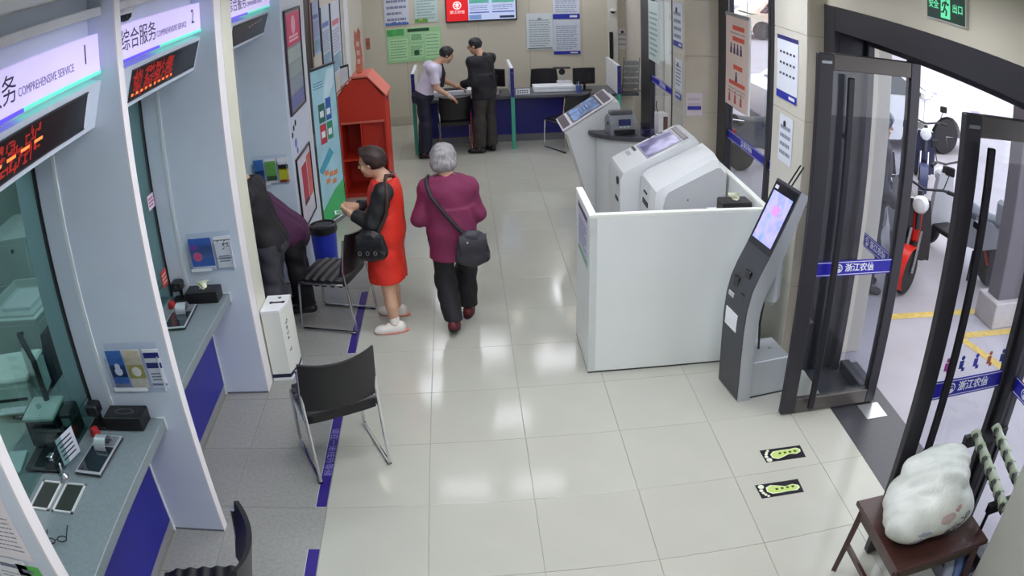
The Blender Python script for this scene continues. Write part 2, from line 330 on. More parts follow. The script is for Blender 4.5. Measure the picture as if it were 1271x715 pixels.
# --- outside
gr = struct('ground_outside', MB().box((3.221, -8, -.2), (40, 40, -.02)), M('#a7a3ab', .8, var=.08, vscale=1.5, bump=.1)); gr['label'] = 'grey concrete forecourt outside the entrance'
struct('ground_outside_strip', MB().box((3.10, 1.72, -.2), (3.221, 40, -.02)), M('#a7a3ab', .8, var=.08, vscale=1.5))
YEL = M('#c9ad5c', .7, var=.15, vscale=20)
for a, b in (((3.9, 2.40), (5.10, 2.32)), ((4.48, 1.93), (6.3, 1.80)), ((4.48, 1.93), (4.75, .9))):
    d = Vector((b[0]-a[0], b[1]-a[1], 0)); n = Vector((-d.y, d.x, 0)).normalized()*.05; m = MB(); A = Vector((*a, -.018)); B = Vector((*b, -.018))
    m.add([A-n, B-n, B+n, A+n], [(0, 1, 2, 3)]); o = m.build('painted_line', YEL, gr)
# ================================================================== floor of the window bays
for y0, y1 in ((2.42, 4.775), (5.21, 8.25)):
    struct('floor_window_bay', MB().box((2.721, y0, -.1), (3.02, y1, -.001)), FLOORM)
struct('floor_back_right', MB().box((2.721, 8.25, -.1), (3.3, BACK, -.001)), FLOORM)
# ================================================================== TELLER BOOTHS
NUM = ('one', 'two', 'three')
COUNTM = M('#7c878b', .35, var=.10, vscale=60); COUNTF = M('#8b8d8e', .4, var=.10, vscale=60)
for i, (y0, y1) in enumerate(HB):
    c = thing('service_counter', 'grey stone counter with blue front panel under teller sign %s' % NUM[i], 'counter', (-1.345, (y0+y1)/2, 0), 0, 'teller counters'); h = (y1-y0)/2-.002
    bx('worktop', COUNTM, c, (-.95, -h, .745), (0, h, .81), .004)
    bx('front_panel', BLUE, c, (-.218, -h+.02, .085), (-.198, h-.02, .745)); bx('kick_plate', COUNTF, c, (-.225, -h, 0), (-.205, h, .085))
    for s in (-1, 1): bx('end_trim', WHITE, c, (-.222, s*h-(.018 if s > 0 else 0), .0), (-.192, s*h+(.018 if s < 0 else 0), .745))
    bx('end_cap', WHITE, c, (-.05, h-.008, .735), (.006, h, .816), .002)
    bx('inner_panel', M('#9aa6a6', .5), c, (-.95, -h, 0), (-.93, h, .745))
    # illuminated sign
    yc = y1-.015-.62
    s = panel('service_sign', 'lit white service sign over the teller booth, number %s' % NUM[i], 'sign', (-1.297, yc, 2.722), (0, 1, 0), (0, 0, 1), 'lit teller signs')
    bx('light_box', M('#d4c8f8', .3, var=.02, emit=.42), s, (-.62, -.085, -.06), (.62, .092, 0), .002)
    bx('edge_glow', M('#5b4bd6', .3, var=0, emit=.6), s, (-.62, -.101, -.06), (-.12, -.085, .002)); bx('edge_glow', M('#62dcc0', .3, var=0, emit=.55), s, (-.12, -.101, -.06), (.62, -.085, .002))
    dk = M('#241c46', .5, var=0)
    txt('综合服务', .118, dk, s, -.40, .0, .0012, sx=1.04); txt('COMPREHENSIVE SERVICE', .050, M('#7a6f9c', .5, var=0), s, .10, -.022, .0012, sx=.86); txt('123'[i], .13, dk, s, .47, .01, .0012, sx=.9)
    # LED strip display on the slanted face
    le = panel('led_display', ('black LED strip with large orange red dashes below sign one', 'black LED strip with dense red text below sign two', 'dark LED strip with a few faint dots below sign three')[i], 'display',
               (-1.3385+.003, y1-(.15, .045, .05)[i]-.54, 2.481), (0, 1, 0), (.067, 0, .218), 'LED strips over the counters')
    bx('screen', M('#0d0a12', .25, var=.1, spec=.6), le, (-.54, -.082, 0), (.54, .082, .004)); bx('bezel', M('#2b2833', .4), le, (-.545, .080, 0), (.545, .087, .006)); bx('bezel', M('#2b2833', .4), le, (-.545, -.087, 0), (.545, -.080, .006))
    if i < 2:
        m = MB(); m2 = MB(); rx = random.Random(i)
        for a in range(4):
            cx = -.44+a*.155
            for _ in range(46 if i == 1 else 26):
                px, py = cx+.065*rx.uniform(-1, 1), .062*rx.uniform(-1, 1)
                if rx.random() < .5: m.box((px-.02, py-.004, .004), (px+.02, py+.004, .0052))
                else: m.box((px-.005, py-.016, .004), (px+.005, py+.016, .0052))
        for a in range(10 if i == 1 else 6):
            px = -.50+a*(.066 if i else .115); L = (.012, .036)[i == 0]; yy = -.055 if i else -.02+.004*a
            m2.box((px-L, yy-.006, .0052), (px+L, yy+.006, .0062))
        m.build('led_text', M('#8c1208', .5, var=.3, vscale=60, emit=.55), le); m2.build('led_dashes', M('#ff7a3a', .5, var=0, emit=1.3), le)
    else:
        m2 = MB()
        for a in range(5): m2.box((-.05+a*.09, .02+.006*a, .004), (-.03+a*.09, .032+.006*a, .005))
        m2.build('led_dashes', M('#b08a8a', .5, var=0, emit=.3), le)
# brochure holders on the partition ends
ACRYL = glass('acrylic', '#fafbfd', .45)
def brochure(x, y, z, w, h, label, bands, group='brochures'):
    """bands: list of (y0,y1,colour) as fractions of the cover"""
    b = panel('brochure', label, 'brochure', (x, y, z), (1, 0, 0), (0, -.08, 1), group)
    bx('sheet', PAPER, b, (-w/2, -h/2, -.003), (w/2, h/2, 0))
    for a0, a1, col in bands: bx('cover_print', M(col, .4, var=.12, vscale=25), b, (-w/2+.001, -h/2+a0*h, 0), (w/2-.001, -h/2+a1*h, .0006))
    return b
HOL = [(.373, [(-1.532, .105, 'blue brochure with dark figure, in acrylic holder at booth one', [(0, 1, '#3f6db8'), (.30, .62, '#16305f'), (0, .12, '#c9d6ea')]),
               (-1.418, .105, 'cream and green brochure with white panda, in holder at booth one', [(.0, .26, '#d8d2c4'), (.26, .62, '#a9a25a'), (.62, 1, '#cfc6ae')]),
               (-1.298, .095, 'white brochure with navy swoosh, in holder at booth one', [(.78, .92, '#20297c'), (.52, .66, '#1d2470'), (.06, .12, '#7c84b0')])]),
       (1.89, [(-1.492, .175, 'blue brochure with pink emblem, in holder at booth two', [(.1, 1, '#3a62b6'), (.35, .75, '#6f8fd6'), (0, .1, '#d5daea')]),
               (-1.322, .125, 'white brochure with dark floral print, in holder at booth two', [(.86, .90, '#8d93a2'), (.30, .34, '#9aa0ac')])]),
       (3.79, [(-1.532, .095, 'blue brochure in acrylic holder above the stooping customers', [(0, 1, '#4475bd'), (.3, .55, '#1b2b52')]),
               (-1.418, .100, 'green and white brochure in acrylic holder above the stooping customers', [(.30, .9, '#6fb05a'), (.1, .3, '#44613f')]),
               (-1.300, .095, 'yellow and black brochure in acrylic holder above the stooping customers', [(.1, .55, '#d8d22e'), (.5, .72, '#22241c'), (0, .1, '#b0452e')])])]
for k, (y, L) in enumerate(HOL):
    hd = panel('brochure_holder', 'clear acrylic brochure holder on the partition of booth %s' % NUM[k], 'holder', (-1.43, y-.004, 1.125), (1, 0, 0), (0, 0, 1), 'acrylic brochure holders')
    bx('back_plate', ACRYL, hd, (-.165, -.135, 0), (.165, .14, .003)); bx('pocket', ACRYL, hd, (-.165, -.135, .030), (.165, .07, .033)); bx('bottom', ACRYL, hd, (-.165, -.135, .003), (.165, -.130, .030))
    for s in (-1, 1): bx('side', M('#b9c2cc', .2, alpha=.6), hd, (s*.165-.0015, -.135, 0), (s*.165+.0015, .07, .033))
    bx('label_strip', M('#e4e7ee', .4), hd, (-.16, -.128, .033), (.06 if k == 0 else .0, -.105, .0338))
    for x, w, lab, bands in L:
        b = brochure(x, y-.022, 1.125-.005, w, .235, lab, bands)
        if 'panda' in lab:
            MB().lathe([(.03, 0), (.024, .0016), (.001, .0018)], (0, -.015, .0006), 14).build('cover_emblem', M('#eeeade', .5), b)
        if 'pink' in lab:
            MB().lathe([(.035, 0), (.001, .0012)], (-.035, -.02, .0006), 16).build('cover_emblem', M('#d65f8c', .5), b); bx('cover_print', M('#7e3fae', .5), b, (-.075, .03, .0006), (-.03, .07, .0012))
        if 'navy' in lab or 'floral' in lab:
            m = MB(); print_lines(m, -w/2*.7, w/2*.7, -.075, -.02, 3, .008); m.build('cover_text', M('#5a617e', .5, var=0), b)
        if 'floral' in lab:
            m = MB(); rr = random.Random(3)
            for _ in range(9):
                a = rr.uniform(0, 6.28); px, py = rr.uniform(-.035, .035), rr.uniform(.03, .08); m.tube([(px, py, .001), (px+.02*math.cos(a), py+.02*math.sin(a), .001)], .003, 5)
            m.build('cover_flowers', INK, b)
        if 'figure' in lab:
            m = MB(); m.lathe([(.018, 0), (.001, .0016)], (0, .02, .0006), 12); m.lathe([(.026, 0), (.001, .0016)], (.0, -.012, .0006), 12); m.build('cover_emblem', M('#dfe6f4', .5), b)
# items on the customer side of the counters
LEATHER = M('#121114', .4, var=.15, vscale=30, bump=.15, bscale=150)
def tissue_box(x, y, lab, z=.811, paper=False, rz=0., w=.25, d=.125, h=.085):
    t = thing('tissue_box', lab, 'tissue box', (x, y, z), rz, 'tissue boxes'); bx('box', LEATHER, t, (-w/2, -d/2, 0), (w/2, d/2, h), .006)
    MB().lathe([(.045, 0), (.045, .002), (.038, .002), (.036, 0)], (0, 0, h-.0005), 20).build('slot_rim', M('#45424a', .4), t).scale = (1.35, .62, 1)
    bx('lid_seam', M('#2c2a30', .5), t, (-w/2-.0005, -d/2-.0005, h*.72), (w/2+.0005, d/2+.0005, h*.74))
    if paper:
        m = MB(); m.grid(lambda u, v: (.045*(u-.5)*2*(.5+.6*v)+.01*math.sin(7*v), .012*math.sin(6*u+2*v)+.02*(v-.5), h+.055*v*(1-.3*abs(u-.5))), 8, 5, (0, .004, 0)); m.build('tissue', M('#d8dbc0', .8), t)
tissue_box(-1.548, .300, 'black leather tissue box, closed, below the three brochures'); tissue_box(-1.512, 1.80, 'black tissue box with a pale tissue poking out on counter two', paper=True)
def pay_terminal(x, y, rz, lab, red=True):
    t = thing('signature_tablet', lab, 'tablet', (x, y, .811), rz, 'counter tablets')
    bx('base', M('#1b1c20', .35), t, (-.088, -.17, 0), (.088, .17, .016), .006); bx('rim', M('#b9bcc2', .3, .4), t, (-.086, -.168, .016), (.086, .168, .020), .003)
    bx('screen', M('#202830', .08, spec=.7), t, (-.074, -.15, .0195), (.074, .06, .022)); bx('key_panel', M('#6f757c', .4), t, (-.07, .07, .0195), (.07, .155, .024), .002)
    m = MB(); m.grid(lambda u, v: (-.035+.075*v, .07+.05*math.cos(math.pi*u), .022+.058*math.sin(math.pi*u)), 14, 3, (0, .004, 0)); m.build('reader_hood', M('#b6bac0', .3, .3), t)
    for k in range(6): bx('key', M('#30343a', .5), t, (-.05+.03*(k % 3), .085+.03*(k//3), .024), (-.03+.03*(k % 3), .103+.03*(k//3), .027), .001)
    if red:
        MB().lathe([(.03, 0), (.03, .02), (.022, .045), (.001, .05)], (-.115, .185, 0), 14).build('seal_pad', M('#a8252c', .5), t)
pay_terminal(-1.628, .005, -.06, 'black signature tablet with grey reader hood and red pad on counter one'); pay_terminal(-1.615, 1.53, .05, 'black signature tablet with grey reader hood on counter two', red=True)
def doc_cam(x, y, lab, rz=0):
    t = thing('document_camera', lab, 'camera', (x, y, .811), rz, 'counter document cameras'); bx('base', BLACK, t, (-.06, -.05, 0), (.06, .05, .02), .006)
    MB().tube([(0, .02, .02), (0, .025, .12), (.01, .0, .15)], .014, 8).build('neck', BLACK, t); MB().box((-.045, -.05, .085), (.04, .03, .155), .012).build('head', BLKPL, t); MB().lathe([(.018, -.052), (.018, -.045)], (0, 0, .12), 12, 'y').build('lens', M('#30343c', .1), t)
doc_cam(-1.735, .285, 'black counter camera beside the closed tissue box'); doc_cam(-1.70, 1.815, 'black counter camera beside the tissue poking out')
tr = thing('cash_tray', 'white rimmed cash tray set in counter one', 'tray', (-1.77, -.35, .811))
for k, (xa, xb) in enumerate(((-.15, -.012), (.012, .15))):
    m = MB(); w = .012
    for lo, hi in (((xa, -.115, 0), (xb, -.115+w, .008)), ((xa, .115-w, 0), (xb, .115, .008)), ((xa, -.115, 0), (xa+w, .115, .008)), ((xb-w, -.115, 0), (xb, .115, .008))): m.box(lo, hi)
    m.build('rim', M('#d9dcdc', .3, .2), tr); bx('well', M('#2c332f', .3), tr, (xa+w, -.115+w, .0), (xb-w, .115-w, .003))
sp = thing('price_stand', 'white paper notice in a clear stand at teller glass one', 'stand', (-1.79, -.045, .811), 1.25); bx('sheet', PAPER, sp, (-.075, -.002, .015), (.075, .002, .17)); bx('acrylic', ACRYL, sp, (-.08, -.006, 0), (.08, -.003, .18)); bx('foot', ACRYL, sp, (-.08, -.04, 0), (.08, .04, .004))
m = MB()
for k in range(5): m.box((-.06, -.0035, .04+.025*k), (.05, -.0025, .048+.025*k))
m.build('print', INK, sp)
pen = thing('pen_stand', 'silver pen stand on counter one', 'pen', (-1.79, -.19, .811)); MB().lathe([(.03, 0), (.03, .01), (.012, .03), (.014, .05)], n=14).build('foot', CHROME, pen); MB().tube([(0, 0, .045), (.03, -.03, .11)], .006, 7).build('pen', M('#e4e4ea', .3), pen)
gl = thing('reading_glasses', 'pair of reading glasses lying on counter one', 'glasses', (-1.63, -.68, .813), .4)
for s in (-1, 1):
    MB().tube([(s*.034+.026*math.cos(a), .0, .018+.017*math.sin(a)) for a in np.linspace(0, 6.0, 14)], .003, 5, True).build('rim', BLACK, gl); MB().tube([(s*.06, 0, .02), (s*.062, .11, .003)], .003, 5).build('temple', BLACK, gl)
MB().tube([(-.01, 0, .02), (.01, 0, .02)], .0025, 5).build('bridge', BLACK, gl)
# stickers on the glass of booth two
for lab, y, z, w, h, col, c2 in (('white and pink sticker on teller glass two', 1.815, 1.545, .11, .10, '#e7d6e6', '#c0508a'), ('red notice sticker low on teller glass two', 1.795, .995, .10, .12, '#c83a34', '#f0c9b4')):
    s = panel('glass_sticker', lab, 'sticker', (-1.792, y, z), (0, 1, 0), (0, 0, 1)); bx('film', M(col, .4), s, (-w/2, -h/2, 0), (w/2, h/2, .0015)); m = MB(); print_lines(m, -w*.4, w*.4, -h*.35, h*.35, 3, .012, .0024); m.build('print', M(c2, .5), s)
# pinned notices on the nearest partition
for k, (x, z, w, h, col, lab) in enumerate(((-1.40, 1.40, .21, .30, '#e9e4ea', 'white form with red heading pinned on the nearest partition'), (-1.46, 1.12, .2, .24, '#e6e8ee', 'plain white form pinned below the red headed one'), (-1.36, 1.12, .13, .20, '#55b24e', 'green leaflet pinned on the nearest partition'))):
    n = panel('pinned_notice', lab, 'notice', (x, -1.2325, z), (1, 0, 0), (0, 0, 1), 'notices on the nearest partition'); bx('sheet', M(col, .6), n, (-w/2, -h/2, 0), (w/2, h/2, .0015)); m = MB(); print_lines(m, -w*.4, w*.4, -h*.38, h*.2, 8, .006, .0022); m.build('print', M('#8a8f9e', .6, var=0), n)
    m = MB(); m.box((-w*.3, h*.3, .0015), (w*.2, h*.38, .0022)); m.build('heading', M('#c94a5a' if k == 0 else '#6f7488', .6, var=0), n)
# ================================================================== teller office behind the glass
OFFW = M('#cfd6d4', .5, var=.03)
struct('wall_office_back', MB().box((-4.39, -3.3, 0), (-4.30, 4.7, CEIL)), M('#b4c2bd', .6, var=.02)); struct('wall_office_far', MB().box((-4.3, 4.6, 0), (-1.95, 4.7, CEIL)), M('#bcc8c4', .6, var=.02)); struct('wall_office_near', MB().box((-4.3, -3.3, 0), (-1.95, -3.2, CEIL)), M('#bcc8c4', .6, var=.02)); struct('wall_office_front', MB().box((-1.95, -3.3, 0), (-1.9, -1.23, CEIL)), OFFW)
def cabinet(x, y, w, d, h, nd, lab, knob=True):
    t = thing('filing_cabinet', lab, 'cabinet', (x, y, 0), 0, 'office cabinets'); bx('body', OFFW, t, (-d/2, -w/2, 0), (d/2, w/2, h), .004); bx('top', M('#dfe5e4', .4), t, (-d/2-.01, -w/2-.01, h), (d/2+.015, w/2+.01, h+.02), .003)
    for i in range(nd):
        z0 = .06+(h-.08)*i/nd; z1 = .06+(h-.08)*(i+1)/nd-.012
        for side in (0, 1):
            dr = bx('drawer', M('#c6cecc', .45), t, (d/2, -w/2+.02, z0), (d/2+.014, w/2-.02, z1), .003) if side == 0 else bx('side_panel', M('#c6cecc', .45), t, (-d/2+.02, -w/2-.012, z0), (d/2-.02, -w/2, z1), .003)
            if knob: MB().lathe([(.018, 0), (.02, -.012), (.012, -.02), (.001, -.022)], (d/2-.18, -w/2-.012, z1-.06), 12, 'y').build('knob', BLACK, dr) if side else bx('handle', STEEL, dr, (d/2+.014, -.05, z1-.05), (d/2+.03, .05, z1-.035), .003)
cabinet(-3.75, 2.75, .7, .6, 1.20, 3, 'tall pale filing cabinet with black knobs inside the teller office'); cabinet(-3.30, 1.95, .62, .6, .80, 2, 'low pale cabinet with paper tray inside the teller office')
pt_ = thing('paper_tray', 'white tray holding a stack of paper on the low cabinet', 'tray', (-3.30, 1.95, .82)); bx('tray', OFFW, pt_, (-.27, -.28, 0), (.27, .28, .02), .003); bx('lip', OFFW, pt_, (-.27, .26, .02), (.27, .28, .09)); bx('lip', OFFW, pt_, (-.27, -.28, .02), (-.25, .28, .09)); bx('paper', PAPER, pt_, (-.14, -.2, .02), (.2, .16, .05), .002)
def office_chair(x, y, rz, lab, zs=.47):
    t = thing('office_chair', lab, 'chair', (x, y, 0), rz, 'office chairs')
    MB().box((-.24, -.23, zs-.04), (.24, .23, zs+.04), .03).build('seat', LEATHER, t)
    m = MB(); m.grid(lambda u, v: ((u-.5)*(.46-.06*v*v), .22+.05*v+.05*(2*u-1)**2*-1, zs+.08+.46*v), 10, 8, (0, .05, 0)); m.build('backrest', M('#1a191d', .55, var=.1, bump=.2, bscale=120), t)
    MB().tube([(0, 0, .12), (0, 0, zs-.04)], .028, 10).build('gas_column', STEEL, t)
    for k in range(5):
        a = 2*math.pi*k/5; MB().tube([(0, 0, .12), (.28*math.cos(a), .28*math.sin(a), .07)], [.025, .016], 7).build('base_leg', BLKPL, t); MB().lathe([(.03, -.02), (.03, .02)], (.28*math.cos(a), .28*math.sin(a), .03), 10, 'x').build('caster', BLACK, t)
    for s in (-1, 1): MB().tube([(s*.25, -.05, zs), (s*.29, -.05, zs+.2), (s*.29, .12, zs+.2)], .016, 7).build('armrest', BLKPL, t)
office_chair(-2.78, 1.10, -1.2, 'black office chair behind teller glass one')
td = thing('teller_desk', 'pale teller desk behind the glass of booth one', 'desk', (-2.62, -.3, 0)); bx('desktop', M('#aab6b4', .45), td, (-.30, -.85, .72), (.31, .70, .75), .003); bx('pedestal', OFFW, td, (-.28, .3, 0), (.0, .68, .72), .003); bx('pedestal', OFFW, td, (-.28, -.83, 0), (.0, -.5, .72), .003)
pr = thing('card_printer', 'black and white passbook printer behind teller glass one', 'printer', (-2.03, .16, .811), .1); bx('body', BLKPL, pr, (-.12, -.10, 0), (.10, .12, .16), .01); bx('lid', M('#cfd8d6', .4), pr, (-.125, -.105, .16), (.105, .125, .19), .008); bx('output_slot', M('#4a4f55', .4), pr, (-.08, -.104, .08), (.07, -.098, .10)); MB().lathe([(.016, 0), (.016, .03)], (-.03, .0, .19), 10).build('dial', OFFW, pr); bx('card_unit', M('#2d3136', .4), pr, (.11, -.04, 0), (.2, .10, .17), .012); bx('card_screen', M('#9fb0b4', .3), pr, (.125, -.0415, .09), (.185, -.0395, .14))
lp = thing('document_scanner', 'flat black document scanner behind teller glass one', 'scanner', (-1.97, -.06, .811), .04); bx('base', BLKPL, lp, (-.125, -.11, 0), (.125, .12, .022), .006); bx('mat', M('#23262c', .25), lp, (-.115, -.10, .022), (.115, .08, .025)); MB().box((-.12, .09, .02), (.12, .12, .13), .008).build('upright', BLKPL, lp)
mo = thing('teller_monitor', 'thin black monitor seen edge on behind teller glass one', 'monitor', (-2.20, .40, .811), -.80); bx('screen_shell', BLKPL, mo, (-.24, -.015, .10), (.24, .02, .44), .008); bx('display', M('#3c5560', .2, emit=.15), mo, (-.225, -.017, .12), (.225, -.0145, .425)); MB().tube([(0, .02, .0), (0, .03, .15)], .018, 8).build('neck', BLKPL, mo); MB().lathe([(.10, 0), (.10, .012), (.03, .02)], n=16).build('foot', BLKPL, mo)
wp = thing('desk_printer', 'pale laser printer behind the thin monitor', 'printer', (-2.55, .62, .75-.0), .2)
wp.location.z = .75; bx('body', M('#d9e0da', .45), wp, (-.19, -.2, 0), (.19, .18, .22), .02); bx('scanner_lid', M('#e6ebe6', .4), wp, (-.19, -.2, .22), (.19, .18, .255), .012); bx('paper_slot', BLACK, wp, (-.14, -.203, .11), (.14, -.199, .13)); bx('paper_stack', PAPER, wp, (-.11, -.27, .06), (.11, -.2, .07))
for k, (x, y, col, lab) in enumerate(((-2.20, -.12, '#c7d0d4', 'loose white slips beside the scanner in the teller office'), (-2.50, .0, '#9fc0a0', 'green ledger on the teller desk'), (-2.48, -.3, '#d4dadc', 'white account book on the teller desk'))):
    o = thing('ledger', lab, 'papers', (x, y, .811 if x > -2.29 else .75), .3*k+.2); bx('cover', M(col, .6), o, (-.07, -.1, 0), (.07, .1, .02+.01*k), .002); bx('page_block', PAPER, o, (-.066, -.102, .003), (.066, .096, .017+.01*k))
# ================================================================== ENTRANCE DOOR LEAVES
def leaf(n, x0, x1, y, lab, hx, icons=False):
    d = panel('door_%d' % n, lab, None, ((x0+x1)/2, y, 0), (1, 0, 0), (0, 0, 1), None, 'structure'); w = (x1-x0)/2
    for nm, lo, hi in (('stile', (-w, .012, -.022), (-w+.105, 2.41, .022)), ('stile', (w-.08, .012, -.022), (w, 2.41, .022)), ('rail', (-w+.105, 2.31, -.021), (w-.08, 2.41, .021)), ('rail', (-w+.105, .012, -.021), (w-.08, .12, .021))): bx(nm, FRAMEL if nm == 'rail' else FRAME, d, lo, hi, .004)
    bx('pane', CLEAR, d, (-w+.10, .115, -.005), (w-.075, 2.315, .005)); band(d, 2*w-.185, .0125, 1.06, .105, 1, .0055)
    for s in (1,):
        m = MB().box((hx-.022, .06, s*.062-.014), (hx+.022, 2.28, s*.062+.014), .005); h = m.build('pull_bar', M('#2c2b31', .35, .6, var=.03), d)
        for z in (.35, 1.9): bx('bracket', M('#2c2b31', .35, .6, var=.03), h, (hx-.012, z, s*.005), (hx+.012, z+.03, s*.06))
    bx('lock_plate', STEEL, d, (-w+.02, 2.35, .022), (-w+.09, 2.366, .026))
    if icons:
        for k, c in enumerate(('#b0409a', '#24388f', '#3a3aa8', '#b36a4a', '#3d4a8a')):
            m = MB(); x = -w+.16+k*.105; m.lathe([(.013, 0), (.013, .0015)], (x, 1.225, .0055), 10); m.box((x-.018, 1.165, .0055), (x+.012, 1.21, .007)); m.box((x+.004, 1.15, .0055), (x+.026, 1.17, .007)); m.build('pictogram', M(c, .5), d)['kind'] = 'stuff'
leaf(1, 2.312, 3.088, 1.18, 'open glass door leaf beside the slim kiosk, dark frame, blue film band', -.18); leaf(2, 2.355, 3.05, -.25, 'open glass door leaf behind the brown stool, blue film band', -.20, True)
pl = bx('hinge_plate', M('#c9cacb', .3, .8, var=.05), pt, (2.94, .97, 0), (3.12, 1.15, .003)); bx('hinge_plate', M('#c9cacb', .3, .8, var=.05), pt, (2.94, -.20, 0), (3.12, -.02, .003))
# exit sign over the door
ex = panel('exit_sign', 'green emergency exit sign with running figure above the entrance', 'sign', (2.712, .37, 2.835), (0, -1, 0), (0, 0, 1))
bx('housing', M('#b7b9b4', .4, .3), ex, (-.19, -.085, -.01), (.19, .085, .014), .003); bx('face', M('#12382a', .3, var=.05, emit=.05), ex, (-.18, -.075, .014), (.18, .075, .016))
GL = M('#5fd09a', .4, var=0, emit=.5); txt('安全', .05, GL, ex, -.115, 0, .0168, off=.001); txt('出口', .05, GL, ex, .115, 0, .0168, off=.001)
bx('pictogram_field', GL, ex, (-.045, -.062, .016), (.045, .062, .0166)); rm = MB(); D2 = M('#12382a', .4)
rm.lathe([(.010, 0), (.010, .001)], (.008, .046, .0166), 10)
for a, b in (((.004, .03), (-.008, -.006)), ((.002, .026), (-.022, .018)), ((-.022, .018), (-.028, .002)), ((.004, .028), (.022, .012)), ((.022, .012), (.032, .02)), ((-.008, -.006), (.012, -.022)), ((.012, -.022), (.006, -.048)), ((-.008, -.006), (-.02, -.03)), ((-.02, -.03), (-.038, -.03))): rm.tube([(*a, .0171), (*b, .0171)], .0048, 6)
rm.build('running_figure', D2, ex)
# ================================================================== WHITE ENCLOSURE
ENC = M('#dfe4e2', .35, var=.015, vscale=3); ENCE = M('#e9eee6', .4, var=.01)
en = thing('privacy_enclosure', 'white waist high panel enclosure around the self service machines', 'partition', (1.105, 1.927, 0))
bx('front_panel', ENC, en, (.045, 0, .012), (1.295, .032, 1.165)); bx('side_panel', ENC, en, (0, .0, .012), (.045, .585, 1.165)); bx('rear_panel', ENC, en, (1.263, .032, .012), (1.295, 2.30, 1.155))
bx('top_rail', ENCE, en, (-.003, -.004, 1.165), (.047, .588, 1.19), .003); bx('top_rail', ENCE, en, (.047, -.004, 1.165), (1.30, .036, 1.19), .003); bx('top_rail', ENCE, en, (1.258, .036, 1.155), (1.30, 2.30, 1.18), .003)
bx('foot_line', BLACK, en, (.0, .001, 0), (1.295, .031, .012)); bx('foot_line', BLACK, en, (.001, .032, 0), (.044, .584, .012)); bx('corner_trim', M('#c9cfce', .4), en, (-.001, -.003, .012), (.05, .0, 1.165)); bx('inner_ledge', ENC, en, (.95, .032, 1.02), (1.263, .44, 1.05))
nt = panel('notice_sheet', 'lilac notice with a green foot on the end of the white enclosure', 'notice', (1.103, 2.195, .955), (0, -1, 0), (0, 0, 1)); bx('sheet', M('#c9c9dc', .5), nt, (-.20, -.18, 0), (.20, .19, .002)); bx('heading', M('#2f2a52', .5, var=.3, vscale=40), nt, (-.19, .145, .002), (.19, .18, .003)); bx('foot_print', M('#7fae94', .5, var=.2, vscale=20), nt, (-.19, -.175, .002), (.19, -.13, .003)); m = MB(); print_lines(m, -.16, .16, -.1, .1, 7, .012, .003); m.build('print', M('#6d6a93', .5), nt)
tissue_box(2.23, 2.25, 'black tissue box on the ledge inside the white enclosure', 1.017+.0, True, 0, .23, .15, .095)
bpy.data.objects[[o.name for o in COL.objects if o.name.startswith('tissue_box')][-1]].location.z = 1.051
# ================================================================== NEAR SELF SERVICE MACHINE (faces the hall, -x)
MW = M('#d9dcdd', .3, var=.015, vscale=3); MS = M('#c3c4c8', .35, var=.02, vscale=3); MG = M('#b3bab9', .35, var=.02)
sm = thing('self_service_machine', 'bulky white self service banking machine with sloping screen inside the enclosure', 'machine', (1.95, 3.2, 0))
X0, Y0 = 1.95, 3.2
def loft(profA, yA, profB, yB, mb=None):
    m = mb or MB(); n = len(profA); m.add([(p[0]-X0, yA-Y0, p[1]) for p in profA]+[(p[0]-X0, yB-Y0, p[1]) for p in profB], [(i, (i+1) % n, n+(i+1) % n, n+i) for i in range(n)]); return m
pf = [(1.74, 0), (1.74, 1.02), (1.75, 1.065), (1.79, 1.105), (2.235, 1.312), (2.26, 1.325), (2.335, 1.22), (2.335, 0)]
pn = [(1.82, 0), (1.82, .93), (1.835, 1.0), (1.86, 1.045), (2.25, 1.235), (2.28, 1.235), (2.335, 1.18), (2.335, 0)]
pm = [(1.76, 0), (1.76, .98), (1.772, 1.035), (1.81, 1.07), (2.22, 1.29), (2.27, 1.29), (2.335, 1.20), (2.335, 0)]
m = loft(pn, 2.75, pm, 2.775); loft(pm, 2.775, pf, 2.86, m); loft(pf, 2.86, pf, 3.17, m); n = 8
m.add([(p[0]-X0, 3.17-Y0, p[1]) for p in pf], [tuple(range(n))]); m.build('cash_module', MW, sm, 30)
sp_ = MB().prism([(x-X0, z) for x, z in pn], 2.742-Y0, 2.752-Y0, 'y').build('side_panel', MS, sm)
MB().lathe([(.006, 0), (.006, -.003)], (2.02-X0, 2.742-Y0, .98), 10, 'y').build('lock', BLACK, sp_)
bx('module_gap', MG, sm, (1.76-X0, 3.165-Y0, 0), (2.32-X0, 3.205-Y0, 1.04))
MB().prism([(1.74-X0, 1.03), (2.20-X0, 1.26), (2.30-X0, 1.2), (2.30-X0, .9)], 3.165-Y0, 3.205-Y0, 'y').build('module_gap', MG, sm)
hp = [(1.62, 0), (1.57, .86), (1.575, 1.02), (1.60, 1.065), (1.66, 1.10), (2.17, 1.352), (2.215, 1.355), (2.32, 1.22), (2.32, 0)]
m = MB().prism([(x-X0, z) for x, z in hp], 3.205-Y0, 3.70-Y0, 'y'); hd = m.build('console', MW, sm, 30)
sl = Vector((2.17-1.66, 0, 1.352-1.10)).normalized()
cp = panel('console_face', None, None, (0, 0, 0), (0, -1, 0), sl); cp.parent = sm; o_ = Vector((1.66-X0, 3.4525-Y0, 1.10)); mw = cp.matrix_world.copy(); mw.translation = o_; cp.matrix_basis = mw
